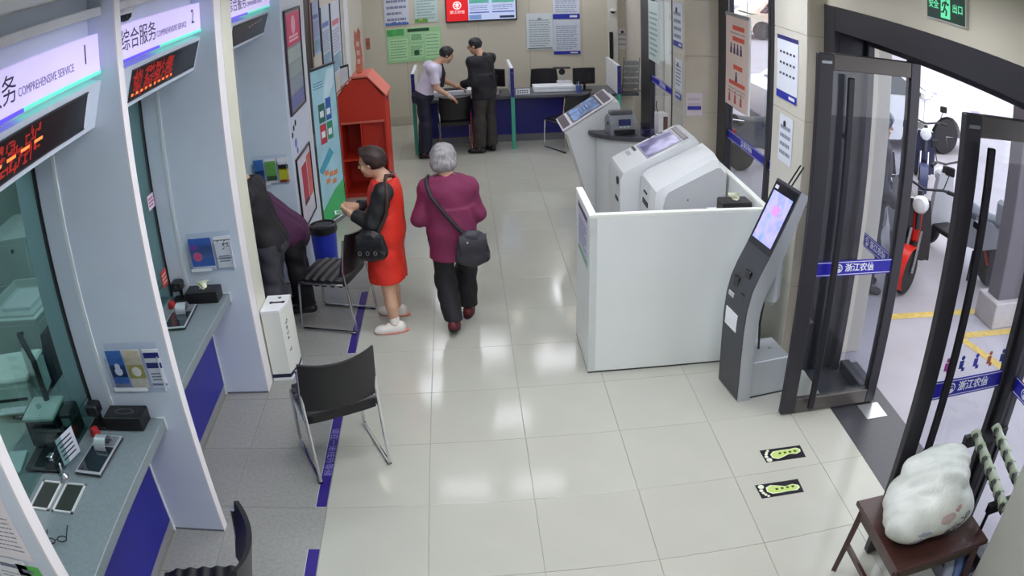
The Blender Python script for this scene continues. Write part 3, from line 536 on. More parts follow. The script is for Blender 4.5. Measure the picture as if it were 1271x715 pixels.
bx('screen_bezel', M('#8d86a0', .3), cp, (-.20, .165, 0), (.20, .50, .006), .002); bx('touch_screen', screen_mat('violet', ('#2f2a5c', '#4a4480', '#b4b0d8', '#3a3470'), 2.6, .22), cp, (-.18, .18, .006), (.18, .485, .008)); bx('camera_panel', M('#3a2a35', .25), cp, (-.20, .515, 0), (.20, .562, .006), .002); bx('keypad_slot', BLACK, cp, (-.235, .12, 0), (-.11, .145, .004)); bx('label_plate', M('#a9adb3', .4), cp, (-.20, .05, 0), (-.08, .085, .002))
m = MB(); m.tube([(-.21+.02*math.sin(t*1.3), .30+.012*t, .012+.012*math.sin(t*.6)) for t in np.linspace(0, 11, 36)], .004, 5); m.build('pen_cord', BLACK, cp)
fr = MB().lathe([(.035, 0), (.035, -.02), (.026, -.024)], (1.585-X0, 3.30-Y0, .98), 14, 'x'); fr.build('palm_reader', BLKPL, sm); bx('card_slot', BLACK, sm, (1.566-X0, 3.28-Y0, .80), (1.58-X0, 3.38-Y0, .83)); bx('note_slot', BLACK, sm, (1.733-X0, 2.92-Y0, .86), (1.742-X0, 3.08-Y0, .90)); bx('receipt_slot', BLACK, sm, (1.733-X0, 2.95-Y0, .96), (1.742-X0, 3.05-Y0, .975)); bx('foot', BLACK, sm, (1.76-X0, 2.78-Y0, 0), (2.30-X0, 3.66-Y0, .02))
# ================================================================== FORM FILLING KIOSK with slanted desk screen, and its round desk
fk = thing('form_kiosk', 'white kiosk with slanted blue desk screen between dark strips', 'kiosk', (1.63, 5.22, .02))
MB().prism([(.03, 0), (-.24, .93), (-.27, .955), (-.26, .975), (.22, 1.275), (.30, 1.275), (.36, 1.0), (.36, 0)], -.235, .26, 'y').build('body', MW, fk, 30)
v = Vector((1.888-1.35, 0, 1.32-.985)).normalized(); kp = panel('slanted_panel', None, None, (0, 0, 0), (0, -1, 0), v); mw = kp.matrix_world.copy(); mw.translation = Vector((-.30, .03, .985)); kp.parent = fk; kp.matrix_basis = mw; LG = .634
bx('panel_board', M('#e3dfe6', .35), kp, (-.275, 0, -.022), (.275, LG, 0), .006); bx('speaker_strip', M('#4b3e4c', .5, bump=.2, bscale=300), kp, (-.245, .02, 0), (.245, .105, .003)); bx('speaker_strip', M('#4b3e4c', .5, bump=.2, bscale=300), kp, (-.245, LG-.115, 0), (.245, LG-.025, .003))
bx('screen_bezel', M('#2a2530', .35), kp, (-.255, .135, 0), (.255, LG-.135, .003)); bx('display', screen_mat('bluegrey', ('#55515e', '#4a6a9c', '#6f94c4', '#5f5a6e'), 5., .22), kp, (-.235, .155, .003), (.235, LG-.155, .0045))
m = MB(); print_lines(m, -.10, .12, .25, .40, 4, .018, .0056, words=False); m.build('menu_lines', M('#2f4f8c', .4, var=0), kp)
rd = thing('round_desk', 'dark grey rounded desk top on a white cabinet beside the slanted kiosk', 'desk', (2.10, 4.85, 0))
oc = [(1.60, 4.97), (1.62, 4.88), (1.68, 4.80), (1.80, 4.71), (1.95, 4.64), (2.12, 4.59), (2.36, 4.55), (2.36, 4.975), (2.0, 4.98)]
MB().prism([(x-2.10, y-4.85) for x, y in oc], .955, 1.0, 'z').build('desk_top', M('#4d4d54', .35, .1, var=.06, vscale=20), rd, 30); MB().prism([((x-2.10)*.9+.03, (y-4.85)*.82) for x, y in oc], .0, .955, 'z').build('cabinet', MW, rd, 30)
mc = thing('banknote_counter', 'grey banknote counting machine with small display on the round desk', 'counting machine', (1.92, 4.84, 1.0), .12)
MB().prism([(-.10, 0), (-.10, .12), (-.05, .19), (.04, .20), (.10, .15), (.10, 0)], -.14, .14, 'x').build('body', M('#8a8d93', .35, .2, var=.05), mc, 30)
bx('display', M('#262a52', .2, emit=.15), mc, (-.06, -.106, .10), (.07, -.098, .165)); bx('note_hopper', M('#55585e', .4), mc, (-.12, -.02, .195), (.12, .06, .235), .008); bx('stacker', BLKPL, mc, (-.11, -.13, .01), (.11, -.10, .06), .006); MB().lathe([(.022, 0), (.022, .012)], (-.145, 0, .11), 12, 'x').build('knob', BLACK, mc); bx('handle', BLKPL, mc, (.142, -.04, .10), (.16, .05, .14), .006)
for k in range(3): bx('key', M('#c7cad0', .4), mc, (-.05+.04*k, -.108, .078), (-.025+.04*k, -.1, .09))
tw = thing('card_dispenser', 'white upright dispenser with brown front at the end of the round desk', 'dispenser', (2.30, 4.66, 1.0), .1); bx('body', M('#d9d7d8', .4), tw, (-.05, -.06, 0), (.05, .07, .25), .006); bx('front', M('#5d463f', .4), tw, (.0, -.064, .03), (.046, -.059, .22)); MB().tube([(-.03, .02, .25), (-.05, .02, .31), (-.045, .02, .37)], .005, 6).build('stylus', BLACK, tw)
ac = thing('acrylic_rack', 'clear acrylic rack beside the banknote counter', 'rack', (2.17, 4.70, 1.0), .3)
for k in range(3): bx('pocket', glass('acrylic2', '#d9d9ea', 1.), ac, (-.06, -.04+.04*k, 0), (.06, -.037+.04*k, .07+.03*k))
bx('rack_base', glass('acrylic2', '#d9d9ea', 1.), ac, (-.06, -.045, 0), (.06, .05, .004))
# ================================================================== SLIM CURVED KIOSK
sk = thing('slim_kiosk', 'slim curved dark grey kiosk with bright leaning touch screen near the door', 'kiosk', (2.045, 1.535, 0), math.radians(8))
fp = [(2.060, 0), (2.046, .30), (2.040, .55), (2.048, .70), (2.072, .82), (2.112, .92), (2.168, 1.03), (2.375, 1.475)]
bp_ = [(2.160, 0), (2.146, .30), (2.138, .52), (2.143, .64), (2.165, .76), (2.205, .86), (2.258, .98), (2.435, 1.445)]
prof = [(x-2.06, z) for x, z in fp]+[(x-2.06, z) for x, z in bp_[::-1]]
MB().prism(prof, -.156, .156, 'y').build('shell', M('#a9adb2', .35, .25, var=.03), sk, 25)
fa = [(x-2.06-.006, z) for x, z in fp]; fb = [(x-2.06+.004, z) for x, z in fp[::-1]]
MB().prism([(fa[0][0], .015)]+fa[1:]+fb[:-1]+[(fb[-1][0], .015)], -.150, .150, 'y').build('front_fascia', M('#3f4046', .4, .1, var=.04), sk, 25)
u = Vector((.207, 0, .445)).normalized(); kp = panel('screen_unit', None, None, (0, 0, 0), (0, -1, 0), u); mw = kp.matrix_world.copy(); mw.translation = Vector((2.168-2.06-.0065, 0, 1.03)); kp.parent = sk; kp.matrix_basis = mw
bx('glass_face', M('#1f1f26', .08), kp, (-.143, .03, -.002), (.143, .475, .002)); bx('display', screen_mat('login', ('#6a8fe6', '#9aa2f0', '#b0a6ee', '#8a94ea', '#bdb8f4'), 4.5, .5), kp, (-.122, .075, .002), (.122, .415, .0034)); bx('badge', M('#c7ccd4', .4), kp, (-.125, .43, .002), (-.085, .455, .0036)); bx('menu_block', M('#c98ad0', .4, var=.2, emit=.3), kp, (-.045, .27, .0034), (.04, .33, .0042))
u = Vector((.103, 0, .28)).normalized()
for yy, zz, xx in ((-.035, .885, 2.098), (.062, .81, 2.070)): MB().box((xx-2.06-.012, yy-.034, zz-.04), (xx-2.06+.006, yy+.034, zz+.04), .004).build('reader_window', M('#0e0f13', .15), sk)
bx('reader_slot', BLACK, sk, (2.062-2.06-.010, -.075, .765), (2.062-2.06, -.03, .775)); bx('reader_label', M('#b9bcc2', .4), sk, (2.05-2.06-.010, .045, .70), (2.055-2.06, .115, .73)); st = bx('paper_sticker', PAPER, sk, (2.042-2.06-.010, -.05, .49), (2.046-2.06, .115, .615)); m = MB()
for k in range(4): m.box((2.044-2.06-.0112, -.03, .525+.025*k), (2.044-2.06-.010, .09, .533+.025*k))
m.build('sticker_print', INK, st)['kind'] = 'stuff'
bx('base_box', M('#b3b7bb', .35, .25, var=.03), sk, (.09, -.145, .012), (.40, .145, .29), .006); bx('base_plinth', DKGREY, sk, (.02, -.14, 0), (.395, .14, .014)); MB().lathe([(.012, 0), (.012, .004)], (.30, 0, .29), 12).build('base_lock', CHROME, sk)
MB().box((.155, -.11, .66), (.285, .11, 1.0), .05).build('printer_bulge', M('#aeb3b6', .35, .2, var=.03), sk, 60); MB().tube([(.20, 0, .66), (.19, 0, .5), (.22, .02, .29)], .008, 6).build('cable', BLACK, sk)
for s in (-.05, -.01): MB().tube([(.33, .06+s, 1.45), (.40, .02+s, 1.60)], .006, 6).build('antenna', BLACK, sk)
# ================================================================== NOTICES on the right hand pillars and windows
def wall_notice(lab, org, U, w, h, rows=10, top=None, foot=None, col='#dfe4ee', ink='#8890a6', dots=0, group='wall notices', name='wall_notice', logo=False, th=.006):
    p = panel(name, lab, 'notice', org, U, (0, 0, 1), group); bx('board', M(col, .4, var=.02), p, (-w/2, -h/2, 0), (w/2, h/2, th)); z = th+.001
    if top: bx('heading_band', M(top, .4), p, (-w/2, h/2-.03*h/.45, th), (w/2, h/2, z))
    if foot: bx('foot_band', M('#2430a0', .4, var=.03), p, (-w/2, -h/2, th), (w/2, -h/2+foot, z)); bx('foot_mark', M('#dfe4ee', .4, var=0), p, (w*.12, -h/2+foot*.3, z), (w*.40, -h/2+foot*.7, z+.0006))
    if rows:
        m = MB(); print_lines(m, -w*.4, w*.4, -h*.5+(foot or .03)+.03*h, h*.34, rows, h*.35/rows*.9, z+.0004); m.build('print', M(ink, .5, var=0), p)
    for r in range(dots):
        for c in range(5):
            mm = MB(); mm.box((-w*.36+c*w*.16, h*.22-r*h*.17, z), (-w*.36+c*w*.16+w*.09, h*.22-r*h*.17+h*.035, z+.0006)); mm.build('pictogram', M('#23242e', .5), p)
    if logo: MB().lathe([(w*.1, 0), (w*.1, .001)], (-w*.1, h*.33, z), 16).build('logo', M('#15151c', .5), p)
    return p
RN = (0, -1, 0)
wall_notice('white notice with three rows of pictograms on the stone pillar near the door', (2.568, 2.162, 2.145), RN, .365, .465, 0, '#28266e', .055, dots=3)
p = wall_notice('narrow white notice with round black logo on the pillar near the door', (2.568, 2.145, 1.625), RN, .235, .345, 4, logo=True)
wall_notice('white poster with figure drawing on the pillar between the windows', (2.568, 4.99, 2.135), RN, .34, .48, 4, None, .06, logo=True); wall_notice('narrow white notice below the figure poster between the windows', (2.568, 4.955, 1.595), RN, .24, .33, 6, logo=True)
wall_notice('small blue sticker below the narrow notice between the windows', (2.568, 4.965, 1.362), RN, .20, .065, 2, None, None, '#4a5fb4', '#dfe4f4'); wall_notice('small pinkish sign with a blue bar facing the entrance', (2.685, 4.773, 1.315), (1, 0, 0), .175, .245, 3, None, None, '#d7cdd2', '#c4b4bc')
pb = [o for o in COL.objects if o.get('label', '').startswith('small pinkish')][0]; bx('bar', M('#2b2f9a', .4), pb, (-.075, -.06, .006), (.075, -.02, .0075))
op = panel('hanging_poster', 'orange and white staff poster hanging in the window near the door', 'poster', (2.905, 4.07, 1.885), RN, (0, 0, 1)); bx('board', M('#dcc6bb', .45, var=.03), op, (-.32, -.46, 0), (.30, .46, .012)); bx('rail', M('#8c8a8a', .4), op, (-.33, .44, -.004), (.31, .475, .018), .004); bx('edge', M('#e6e4e2', .4), op, (.30, -.46, 0), (.335, .47, .012))
OR = M('#d4563c', .5, var=.04)
for x0, x1, y0, y1 in ((-.13, .19, .31, .355), (-.13, .19, .20, .245), (-.10, .14, -.08, -.035), (-.22, .22, -.24, -.20)): bx('caption', OR, op, (x0, y0, .012), (x1, y1, .013))
for r, (n, x0, dx, y0, hh) in enumerate(((4, -.17, .09, .09, .085), (1, -.02, 0, -.18, .08), (3, -.2, .16, -.40, .11))):
    for k in range(n):
        q = MB(); q.lathe([(.017, 0), (.017, .001)], (x0+k*dx, y0+hh*.8, .012), 10); q.prism([(x0+k*dx-.03, y0-.02), (x0+k*dx+.03, y0-.02), (x0+k*dx+.02, y0+hh*.6), (x0+k*dx-.02, y0+hh*.6)], .012, .013, 'z'); q.build('portrait', M('#2a2f52' if r < 2 else '#b04a4a', .5, var=.1), op)
m = MB(); print_lines(m, -.2, .22, .265, .29, 1, .014, .0132); print_lines(m, -.24, .24, -.33, -.26, 2, .012, .0132); m.build('print', M('#a8948e', .5, var=0), op)
for _o in (op,):
    for sx in (-.25, .25): MB().tube([(sx, .47, .006), (sx, .86, .006)], .003, 5).build('cord', STEEL, _o)
wall_notice('pale green poster hanging in the far side window', (2.905, 7.33, 1.80), RN, .56, .85, 9, None, None, '#c4d4d2', '#8aa0a4', name='hanging_poster')
_o = [o for o in COL.objects if o.get('label', '').startswith('pale green poster')][0]
for sx in (-.2, .2): MB().tube([(sx, .42, .003), (sx, .945, .003)], .003, 5).build('cord', STEEL, _o)
# ================================================================== VISITOR CHAIRS (black leather, chrome sled frame); local: faces +y
def visitor_chair(x, y, rz, lab, padded=True):
    t = thing('visitor_chair', lab, 'chair', (x, y, 0), rz, 'visitor chairs')
    seat = MB()
    def sf(u, v):
        a = (u-.5)*2; b = (v-.5)*2; r = 1-.06*abs(b)**4
        return (.225*a*r, .225*b*(1-.05*abs(a)**4)+.015, .455+.012*math.sin(math.pi*u)*math.sin(math.pi*v)-.03*max(0, b-.7)**1*2+(.006*math.cos(v*math.pi*12) if padded else 0))
    seat.grid(sf, 10, 36 if padded else 10, (0, 0, -.05)); seat.build('seat', LEATHER, t, 70)
    back = MB()
    def bf(u, v):
        a = (u-.5)*2
        return (a*(.235-.012*v), -.225-.09*v+.06*a*a+.0, .50+.33*v+.02*a*a*v)
    back.grid(bf, 14, 10, (0, -.022, 0)); back.build('backrest', M('#17161a', .42, var=.1, vscale=20, bump=.12, bscale=180), t, 60)
    for s in (-1, 1):
        X = s*.225; pts = []
        path = [(X, -.235, .80), (X, -.20, .55), (X, -.215, .42), (X, -.26, .03), (X, -.25, .012), (X, .23, .012), (X, .245, .03), (X, .215, .40), (X, .20, .425), (X, -.19, .425)]
        MB().tube(path, .011, 8).build('leg_frame', CHROME, t); MB().box((X-.014, -.25, 0), (X+.014, -.20, .012), .002).build('foot_pad', BLACK, t)
    MB().tube([(-.225, .205, .425), (.225, .205, .425)], .010, 8).build('cross_tube', CHROME, t); MB().tube([(-.225, -.12, .42), (.225, -.12, .42)], .010, 8).build('cross_tube', CHROME, t)
    return t
visitor_chair(-.554, 1.141, math.radians(23.5), 'black leather chair with chrome legs standing alone beside the floor strip'); visitor_chair(-.806, 3.01, math.radians(74), 'black leather chair with chrome legs beside the woman in red'); visitor_chair(-.97, -.60, math.radians(100), 'black chair cut off by the lower picture edge near counter one')
visitor_chair(.20, 8.24-.03, math.radians(4), 'black chair pushed up to the blue desk between the two men', False); visitor_chair(1.79, 8.0, math.radians(32), 'black chair at the blue desk behind the slanted kiosk', False)
# ================================================================== BACK DESK
DT = M('#55565c', .4, var=.06); bd = thing('reception_desk', 'long blue fronted desk with dark top along the back wall', 'desk', (1.25, 8.5, 0))
bx('desk_top', DT, bd, (-1.56, -.30, .715), (1.65, .35, .76), .004); bx('front_panel', NAVY, bd, (-1.54, 0, .11), (1.25, .03, .715)); bx('front_panel', M('#cfc9ba', .5), bd, (1.25, 0, .0), (1.63, .03, .715)); bx('kick_plate', M('#6f6f76', .5), bd, (-1.54, .005, 0), (1.25, .025, .11)); bx('end_panel', NAVY, bd, (-1.56, -.02, 0), (-1.54, .35, .715)); bx('end_panel', NAVY, bd, (1.61, .03, 0), (1.63, .35, .715))
GRN = M('#3d9c86', .35, var=.05)
for x, lab in ((-.36, 'desk divider with blue and green edge beside the clerk'), (1.035, 'desk divider with blue and green edge beside the man in dark jacket'), (2.57, 'desk divider with blue edge beside the far monitor')):
    d = thing('desk_divider', lab, 'divider', (x, 8.05, 0), 0, 'desk dividers'); bx('panel', M('#dfe2e6', .35), d, (-.022, .012, .765), (.022, .90, 1.20), .002); bx('blue_edge', M('#1c1c6e', .35), d, (-.026, -.004, .77), (.026, .012, 1.195)); bx('green_leg', GRN, d, (-.026, -.004, 0), (.026, .045, .77)); bx('bolt', CHROME, d, (-.006, -.007, .86), (.006, -.004, .872)); bx('bolt', CHROME, d, (-.006, -.007, 1.12), (.006, -.004, 1.132))
def desk_monitor(x, y, rz, lab, w=.40, h=.26):
    t = thing('desk_monitor', lab, 'monitor', (x, y, .76), rz, 'desk monitors'); bx('shell', BLKPL, t, (-w/2, -.02, .09), (w/2, .02, .09+h), .008); bx('rear_hump', BLKPL, t, (-.09, -.045, .13), (.09, -.02, .27), .012); bx('display', M('#3b4655', .2, emit=.2), t, (-w/2+.012, .0205, .10), (w/2-.012, .0215, .08+h)); MB().tube([(0, -.03, .012), (0, -.03, .16)], .02, 8).build('neck', BLKPL, t); MB().box((-.10, -.09, 0), (.10, .05, .014), .005).build('foot', BLKPL, t)
desk_monitor(2.13, 8.52, .12, 'black monitor seen from behind on the right end of the back desk', .34, .25); desk_monitor(.80, 8.58, -.5, 'black monitor behind the man in dark jacket', .36, .27)
t = thing('white_drawer_box', 'low white drawer box on the back desk before the office chair', 'box', (1.68, 8.52, .76)); bx('body', M('#dadde2', .4), t, (-.31, -.13, 0), (.31, .14, .085), .004); bx('drawer_front', M('#e6e8ec', .35), t, (-.30, -.136, .008), (.30, -.13, .05)); bx('drawer_gap', M('#8f939c', .5), t, (-.30, -.134, .05), (.30, -.1295, .056))
t = thing('white_form_box', 'low white box in front of the clerk', 'box', (.20, 8.60, .76)); bx('body', M('#dddfe4', .4), t, (-.33, -.13, 0), (.33, .14, .07), .004); bx('drawer_front', M('#e8e9ee', .35), t, (-.32, -.136, .006), (.32, -.13, .055)); bx('paper', PAPER, t, (-.2, -.1, .07), (.1, .1, .074))
t = thing('keyboard', 'black keyboard on the white box in front of the clerk', 'keyboard', (.22, 8.56, .834), .05); bx('tray', BLKPL, t, (-.18, -.06, 0), (.18, .07, .018), .004)
for r in range(4):
    for c in range(10): bx('key', M('#2a2a32', .5), t, (-.168+c*.034, -.05+r*.028, .018), (-.140+c*.034, -.028+r*.028, .024))
t = thing('desk_name_card', 'small white name card on the back desk beside the divider', 'card', (1.20, 8.29, .76)); bx('card', PAPER, t, (-.10, -.006, 0), (.10, .006, .085)); m = MB()
for k in range(2):
    for c in range(5): m.box((-.08+c*.033, -.0072, .02+.03*k), (-.058+c*.033, -.006, .036+.03*k))
m.build('print', INK, t)['kind'] = 'stuff'
t = thing('pen_cup', 'clear cup with pens and notes at the back desk', 'cup', (2.02, 8.30, .76)); MB().lathe([(.04, 0), (.045, .10), (.041, .10), (.036, .005)], n=14).build('cup', M('#4a5f9c', .3), t)
for k in range(4): MB().tube([(.012*math.cos(k*1.6), .012*math.sin(k*1.6), .01), (.035*math.cos(k*1.6), .035*math.sin(k*1.6), .16)], .005, 6).build('pen', M(('#20202a', '#d8dbe4', '#3d66c0', '#2b2b33')[k], .4), t)
t = thing('desk_scanner', 'white desk scanner with black lens arm on the back desk', 'scanner', (1.86, 8.75, .76)); bx('base', M('#d2cfd6', .4), t, (-.10, -.10, 0), (.12, .10, .10), .01); MB().tube([(0, .05, .10), (0, .05, .26), (-.03, -.02, .30)], .014, 8).build('arm', M('#c2c2ca', .4), t); MB().lathe([(.045, -.02), (.05, 0), (.045, .02)], (-.03, -.03, .25), 14, 'y').build('lens_head', BLACK, t); bx('top_plate', BLACK, t, (-.16, -.06, .30), (.10, .05, .32), .006)
t = thing('card_reader', 'small white card reader near the black monitor', 'card reader', (.80, 8.36, .76)); bx('body', M('#dcdce2', .4), t, (-.06, -.05, 0), (.06, .05, .05), .008); bx('pad', BLACK, t, (-.04, -.03, .05), (.04, .02, .053))
office_chair(1.64, 9.25, 0.0, 'black office chair behind the back desk', .40)
# newspaper rack at the far window
t = thing('leaflet_rack', 'grey wire leaflet rack with slanted pockets by the far window', 'rack', (2.80, 8.36, .76))
for s in (-1, 1): MB().tube([(s*.12, 0, .008), (s*.12+.05, .10, .50)], .008, 6).build('upright', M('#6f6f70', .4, .4), t)
for k in range(5):
    z = .05+.085*k; xx = .05*z/.5; yy = .10*z/.5
    bx('pocket', M('#8a8a88', .5, .2, var=.2, vscale=30), t, (-.12+xx, yy-.05, z), (.12+xx, yy-.044, z+.065)); bx('leaflet', M(('#a9a9a4', '#b8b8b0', '#92928e')[k % 3], .6), t, (-.10+xx, yy-.04, z), (.08+xx, yy-.03, z+.085))
bx('rack_base', M('#6f6f70', .4, .4), t, (-.14, -.06, 0), (.16, .04, .01))
# ================================================================== BACK WALL
tv = panel('wall_display', 'wall screen, red panel with white emblem beside a lilac page', 'screen', (.695, BACK-.03, 2.06), (1, 0, 0), (0, 0, 1)); bx('bezel', BLKPL, tv, (-.585, -.335, -.02), (.585, .335, .02), .006)
bx('red_field', M('#cf1d22', .3, var=.03, emit=.45), tv, (-.565, -.31, .02), (-.21, .31, .022)); bx('page_field', M('#b4bfe0', .3, var=.05, emit=.45), tv, (-.21, -.31, .02), (.565, .31, .022)); EM = M('#f4e6e6', .4, var=0, emit=.5)
em = MB(); em.tube([(-.39+.062*math.cos(a), -.04+.062*math.sin(a), .0235) for a in np.linspace(0, 6.283, 22)[:-1]], .008, 6, True); em.tube([(-.39, -.09, .0235), (-.39, .01, .0235)], .009, 6); em.tube([(-.43, -.02, .0235), (-.35, -.02, .0235)], .008, 6); em.tube([(-.425, -.06, .0235), (-.39, -.035, .0235), (-.355, -.06, .0235)], .008, 6); em.build('emblem', EM, tv); txt('浙江农信', .062, EM, tv, -.39, -.16, .0235)
for (x0, x1, y0, y1, c) in ((-.19, .13, -.02, .05, '#5fae9e'), (.18, .54, -.02, .05, '#5fae9e'), (-.19, .13, -.19, -.17, '#4a5fae'), (.18, .54, -.19, -.17, '#4a5fae'), (.30, .54, -.29, -.25, '#1c2c4a'), (-.20, .0, -.30, -.22, '#7a9ad0')): bx('menu_block', M(c, .4, var=.05, emit=.25), tv, (x0, y0, .022), (x1, y1, .0228))
m = MB(); print_lines(m, -.18, .12, -.15, -.05, 3, .01, .0235); print_lines(m, .19, .53, -.15, -.05, 3, .01, .0235); m.build('menu_text', M('#5d6694', .4, var=0), tv)
BN = (1, 0, 0); BY = BACK-.006
p = wall_notice('white certificate with blue city skyline at its foot, at the top of the back wall', (-.695, BY, 2.03), BN, .41, .56, 4, None, None, '#cfd3e0', '#7f86a6')
for k in range(11): bx('skyline', M('#3b62b0', .5, var=.1), p, (-.19+k*.035, -.28, .006), (-.158+k*.035, -.245+.03*random.random(), .0068))
p = wall_notice('pale green notice beside the skyline certificate at the top of the back wall', (-.205, BY, 2.03), BN, .38, .53, 8, None, None, '#bdd0cc', '#8aa6a8'); bx('corner_art', M('#5fa04a', .5, var=.2, vscale=20), p, (-.19, -.265, .006), (.02, -.20, .007)); bx('corner_art', M('#c8b43e', .5), p, (-.12, -.23, .0065), (-.06, -.205, .0075))
gp = wall_notice('large mint green poster behind the clerk on the back wall', (-.43, BY, 1.392), BN, .905, .59, 0, None, None, '#9fd39a', '#4f9a62')
for k, (x0, x1, y0, y1) in enumerate(((-.42, -.10, -.25, .12), (-.06, .16, .05, .20), (.18, .43, -.25, .20), (-.08, .16, -.22, .0))): bx('text_panel', M('#b4dfae', .5, var=.04), gp, (x0, y0, .006), (x1, y1, .0068)); mm = MB(); print_lines(mm, x0+.02, x1-.02, y0+.02, y1-.02, 7, .012, .0078); mm.build('print', M('#5d9d69', .5, var=0), gp)
bx('heading', M('#174a2e', .5, var=.3, vscale=40), gp, (-.10, .22, .006), (.26, .275, .0072)); bx('corner_art', M('#4aa85c', .5, var=.3, vscale=14), gp, (-.44, .17, .006), (-.16, .285, .0072)); bx('corner_art', M('#2f7c46', .5, var=.3, vscale=14), gp, (.0, -.19, .007), (.08, -.10, .0078))
wall_notice('large white notice with small emblem on the back wall', (1.65, BY, 1.505), BN, .44, .635, 12, None, None, '#d2dade', '#93a3ac'); q = [o for o in COL.objects if o.get('label', '').startswith('large white notice')][0]; bx('emblem', M('#8f9ba8', .5), q, (-.03, .19, .0065), (.03, .24, .0075)); bx('foot_rule', INK, q, (-.20, -.30, .0065), (.20, -.285, .0075))
wall_notice('white notice with blue foot, lower one of the pair on the back wall', (2.10, BY, 1.40), BN, .45, .61, 12, None, .06, '#cfd5e2', '#959fb6'); wall_notice('white notice with blue foot, upper one of the pair on the back wall', (2.10, BY, 2.005), BN, .45, .58, 10, None, .09, '#cfd5e2', '#959fb6')
wall_notice('square white notice with black logo in the back right corner', (3.07, BY, 1.36), BN, .245, .37, 3, None, None, '#d5d3d2', '#a4a2a6', logo=True)
def dome(x, y, z, lab, wall=False):
    t = thing('security_camera', lab, 'camera', (x, y, z), 0, 'security cameras'); MB().lathe([(.055, .03), (.06, .01), (.05, 0)], n=18).build('housing', M('#d6d6d8', .4), t); MB().lathe([(.042, 0), (.038, -.02), (.022, -.036), (.001, -.04)], n=18).build('dome', M('#17181d', .1), t)
    if wall: MB().tube([(0, 0, .02), (0, .06, .03)], .018, 8).build('bracket', M('#d6d6d8', .4), t)
dome(-1.315, .72, 2.865, 'small dark dome camera above the sign of booth two'); dome(2.86, BACK-.16, 1.86, 'white dome camera on the pilaster at the back wall', True)
t = panel('door_closer_box', 'slim black box on the pilaster at the back wall', 'box', (2.84, BACK-.105, 1.27), BN, (0, 0, 1)); bx('box', BLACK, t, (-.04, -.25, 0), (.02, .22, .03), .004); bx('plate', M('#cfcfd2', .4), t, (.03, -.28, 0), (.06, .26, .012))
# ================================================================== LEFT WALL BEYOND THE BOOTHS
LN = (0, 1, 0)
fd = panel('framed_notice_board', 'black framed notice board with pink header on the wall end', 'notice board', (-1.209, 4.22, 2.065), LN, (0, 0, 1)); bx('board', M('#7f8c8b', .35, var=.15, vscale=6), fd, (-.33, -.47, 0), (.33, .47, .012))
for lo, hi in (((-.345, -.49, 0), (-.32, .49, .022)), ((.32, -.49, 0), (.345, .49, .022)), ((-.32, .465, 0), (.32, .49, .022)), ((-.32, -.49, 0), (.32, -.465, .022))): bx('frame_bar', M('#3a3340', .4), fd, lo, hi, .003)
bx('pink_header', M('#cf2f63', .4, var=.04), fd, (-.28, .14, .012), (.30, .45, .016)); MB().lathe([(.09, 0), (.09, .001)], (0, .33, .016), 20).build('header_emblem', M('#e8a6bb', .4), fd)
m = MB(); print_lines(m, -.2, .2, .17, .24, 2, .022, .0168, words=True); m.build('header_text', M('#f0c4d0', .4, var=0), fd)
for k in range(4): bx('notice_card', M(('#a4b2b0', '#94a2a2', '#8d9bab', '#6f79ac')[k], .4, var=.06), fd, (-.29, -.45+.145*(3-k), .012), (.29, -.32+.145*(3-k), .014))
lr = panel('framed_leaflet', 'thin framed red leaflet below the pink headed board', 'leaflet frame', (-1.209, 4.22, .82), LN, (0, 0, 1))
for lo, hi in (((-.34, -.35, 0), (-.32, .35, .018)), ((.32, -.35, 0), (.34, .35, .018)), ((-.32, .33, 0), (.32, .35, .018)), ((-.32, -.35, 0), (.32, -.33, .018))): bx('frame_bar', BLKPL, lr, lo, hi, .003)
bx('sheet', M('#cfcad6', .5), lr, (-.32, -.33, 0), (.32, .33, .008)); bx('red_leaflet', M('#b63a4c', .5, var=.15), lr, (-.14, -.12, .008), (.08, .22, .012)); bx('red_leaflet', M('#c9685f', .5, var=.15), lr, (.12, -.15, .008), (.30, .26, .012)); bx('leaflet_foot', M('#4a3a44', .5), lr, (-.14, -.16, .008), (.08, -.12, .012))
sd = tag(link('door_3', None), 'narrow black door in the left wall behind the banner', None, None, 'structure'); bx('leaf', BLACK, sd, (-1.275, 5.03, 0), (-1.262, 5.36, 2.62)); bx('jamb', WHITE, sd, (-1.275, 4.97, 0), (-1.25, 5.03, 2.65)); bx('jamb', M('#6b4a38', .4), sd, (-1.275, 5.36, 0), (-1.255, 5.46, 2.65)); bx('handle', STEEL, sd, (-1.262, 5.08, .98), (-1.235, 5.10, 1.12), .004)
for lab, y0, y1, z0, z1, c in (('tall blue toned poster next to the narrow black door', 5.52, 5.96, 1.90, 2.52, '#9fb0d4'), ('pale poster in the middle of the three on the left wall', 6.06, 6.68, 1.60, 2.42, '#b6c6d2'), ('pale poster with red heading, farthest of the three on the left wall', 6.76, 7.53, 1.45, 2.42, '#c3c8d6')):
    p = panel('wall_poster', lab, 'poster', (-1.268, (y0+y1)/2, (z0+z1)/2), LN, (0, 0, 1), 'posters on the left wall'); w = (y1-y0)/2; h = (z1-z0)/2; bx('sheet', M(c, .45, var=.06, vscale=3), p, (-w, -h, 0), (w, h, .006)); bx('frame_bar', M('#3b3844', .4), p, (w, -h, 0), (w+.025, h, .016)); bx('frame_bar', M('#3b3844', .4), p, (-w-.025, -h, 0), (-w, h, .016))
    bx('heading', M('#5a68b0' if 'red' not in lab else '#c06a78', .5), p, (-w*.7, h*.35, .006), (w*.7, h*.5, .007)); bx('picture', M('#7f9fb4', .5, var=.25, vscale=9), p, (-w*.8, -h*.9, .006), (w*.8, -h*.45, .007)); mm = MB(); print_lines(mm, -w*.75, w*.75, -h*.4, h*.25, 8, .02, .0075); mm.build('print', M('#9098b4', .5, var=0), p)
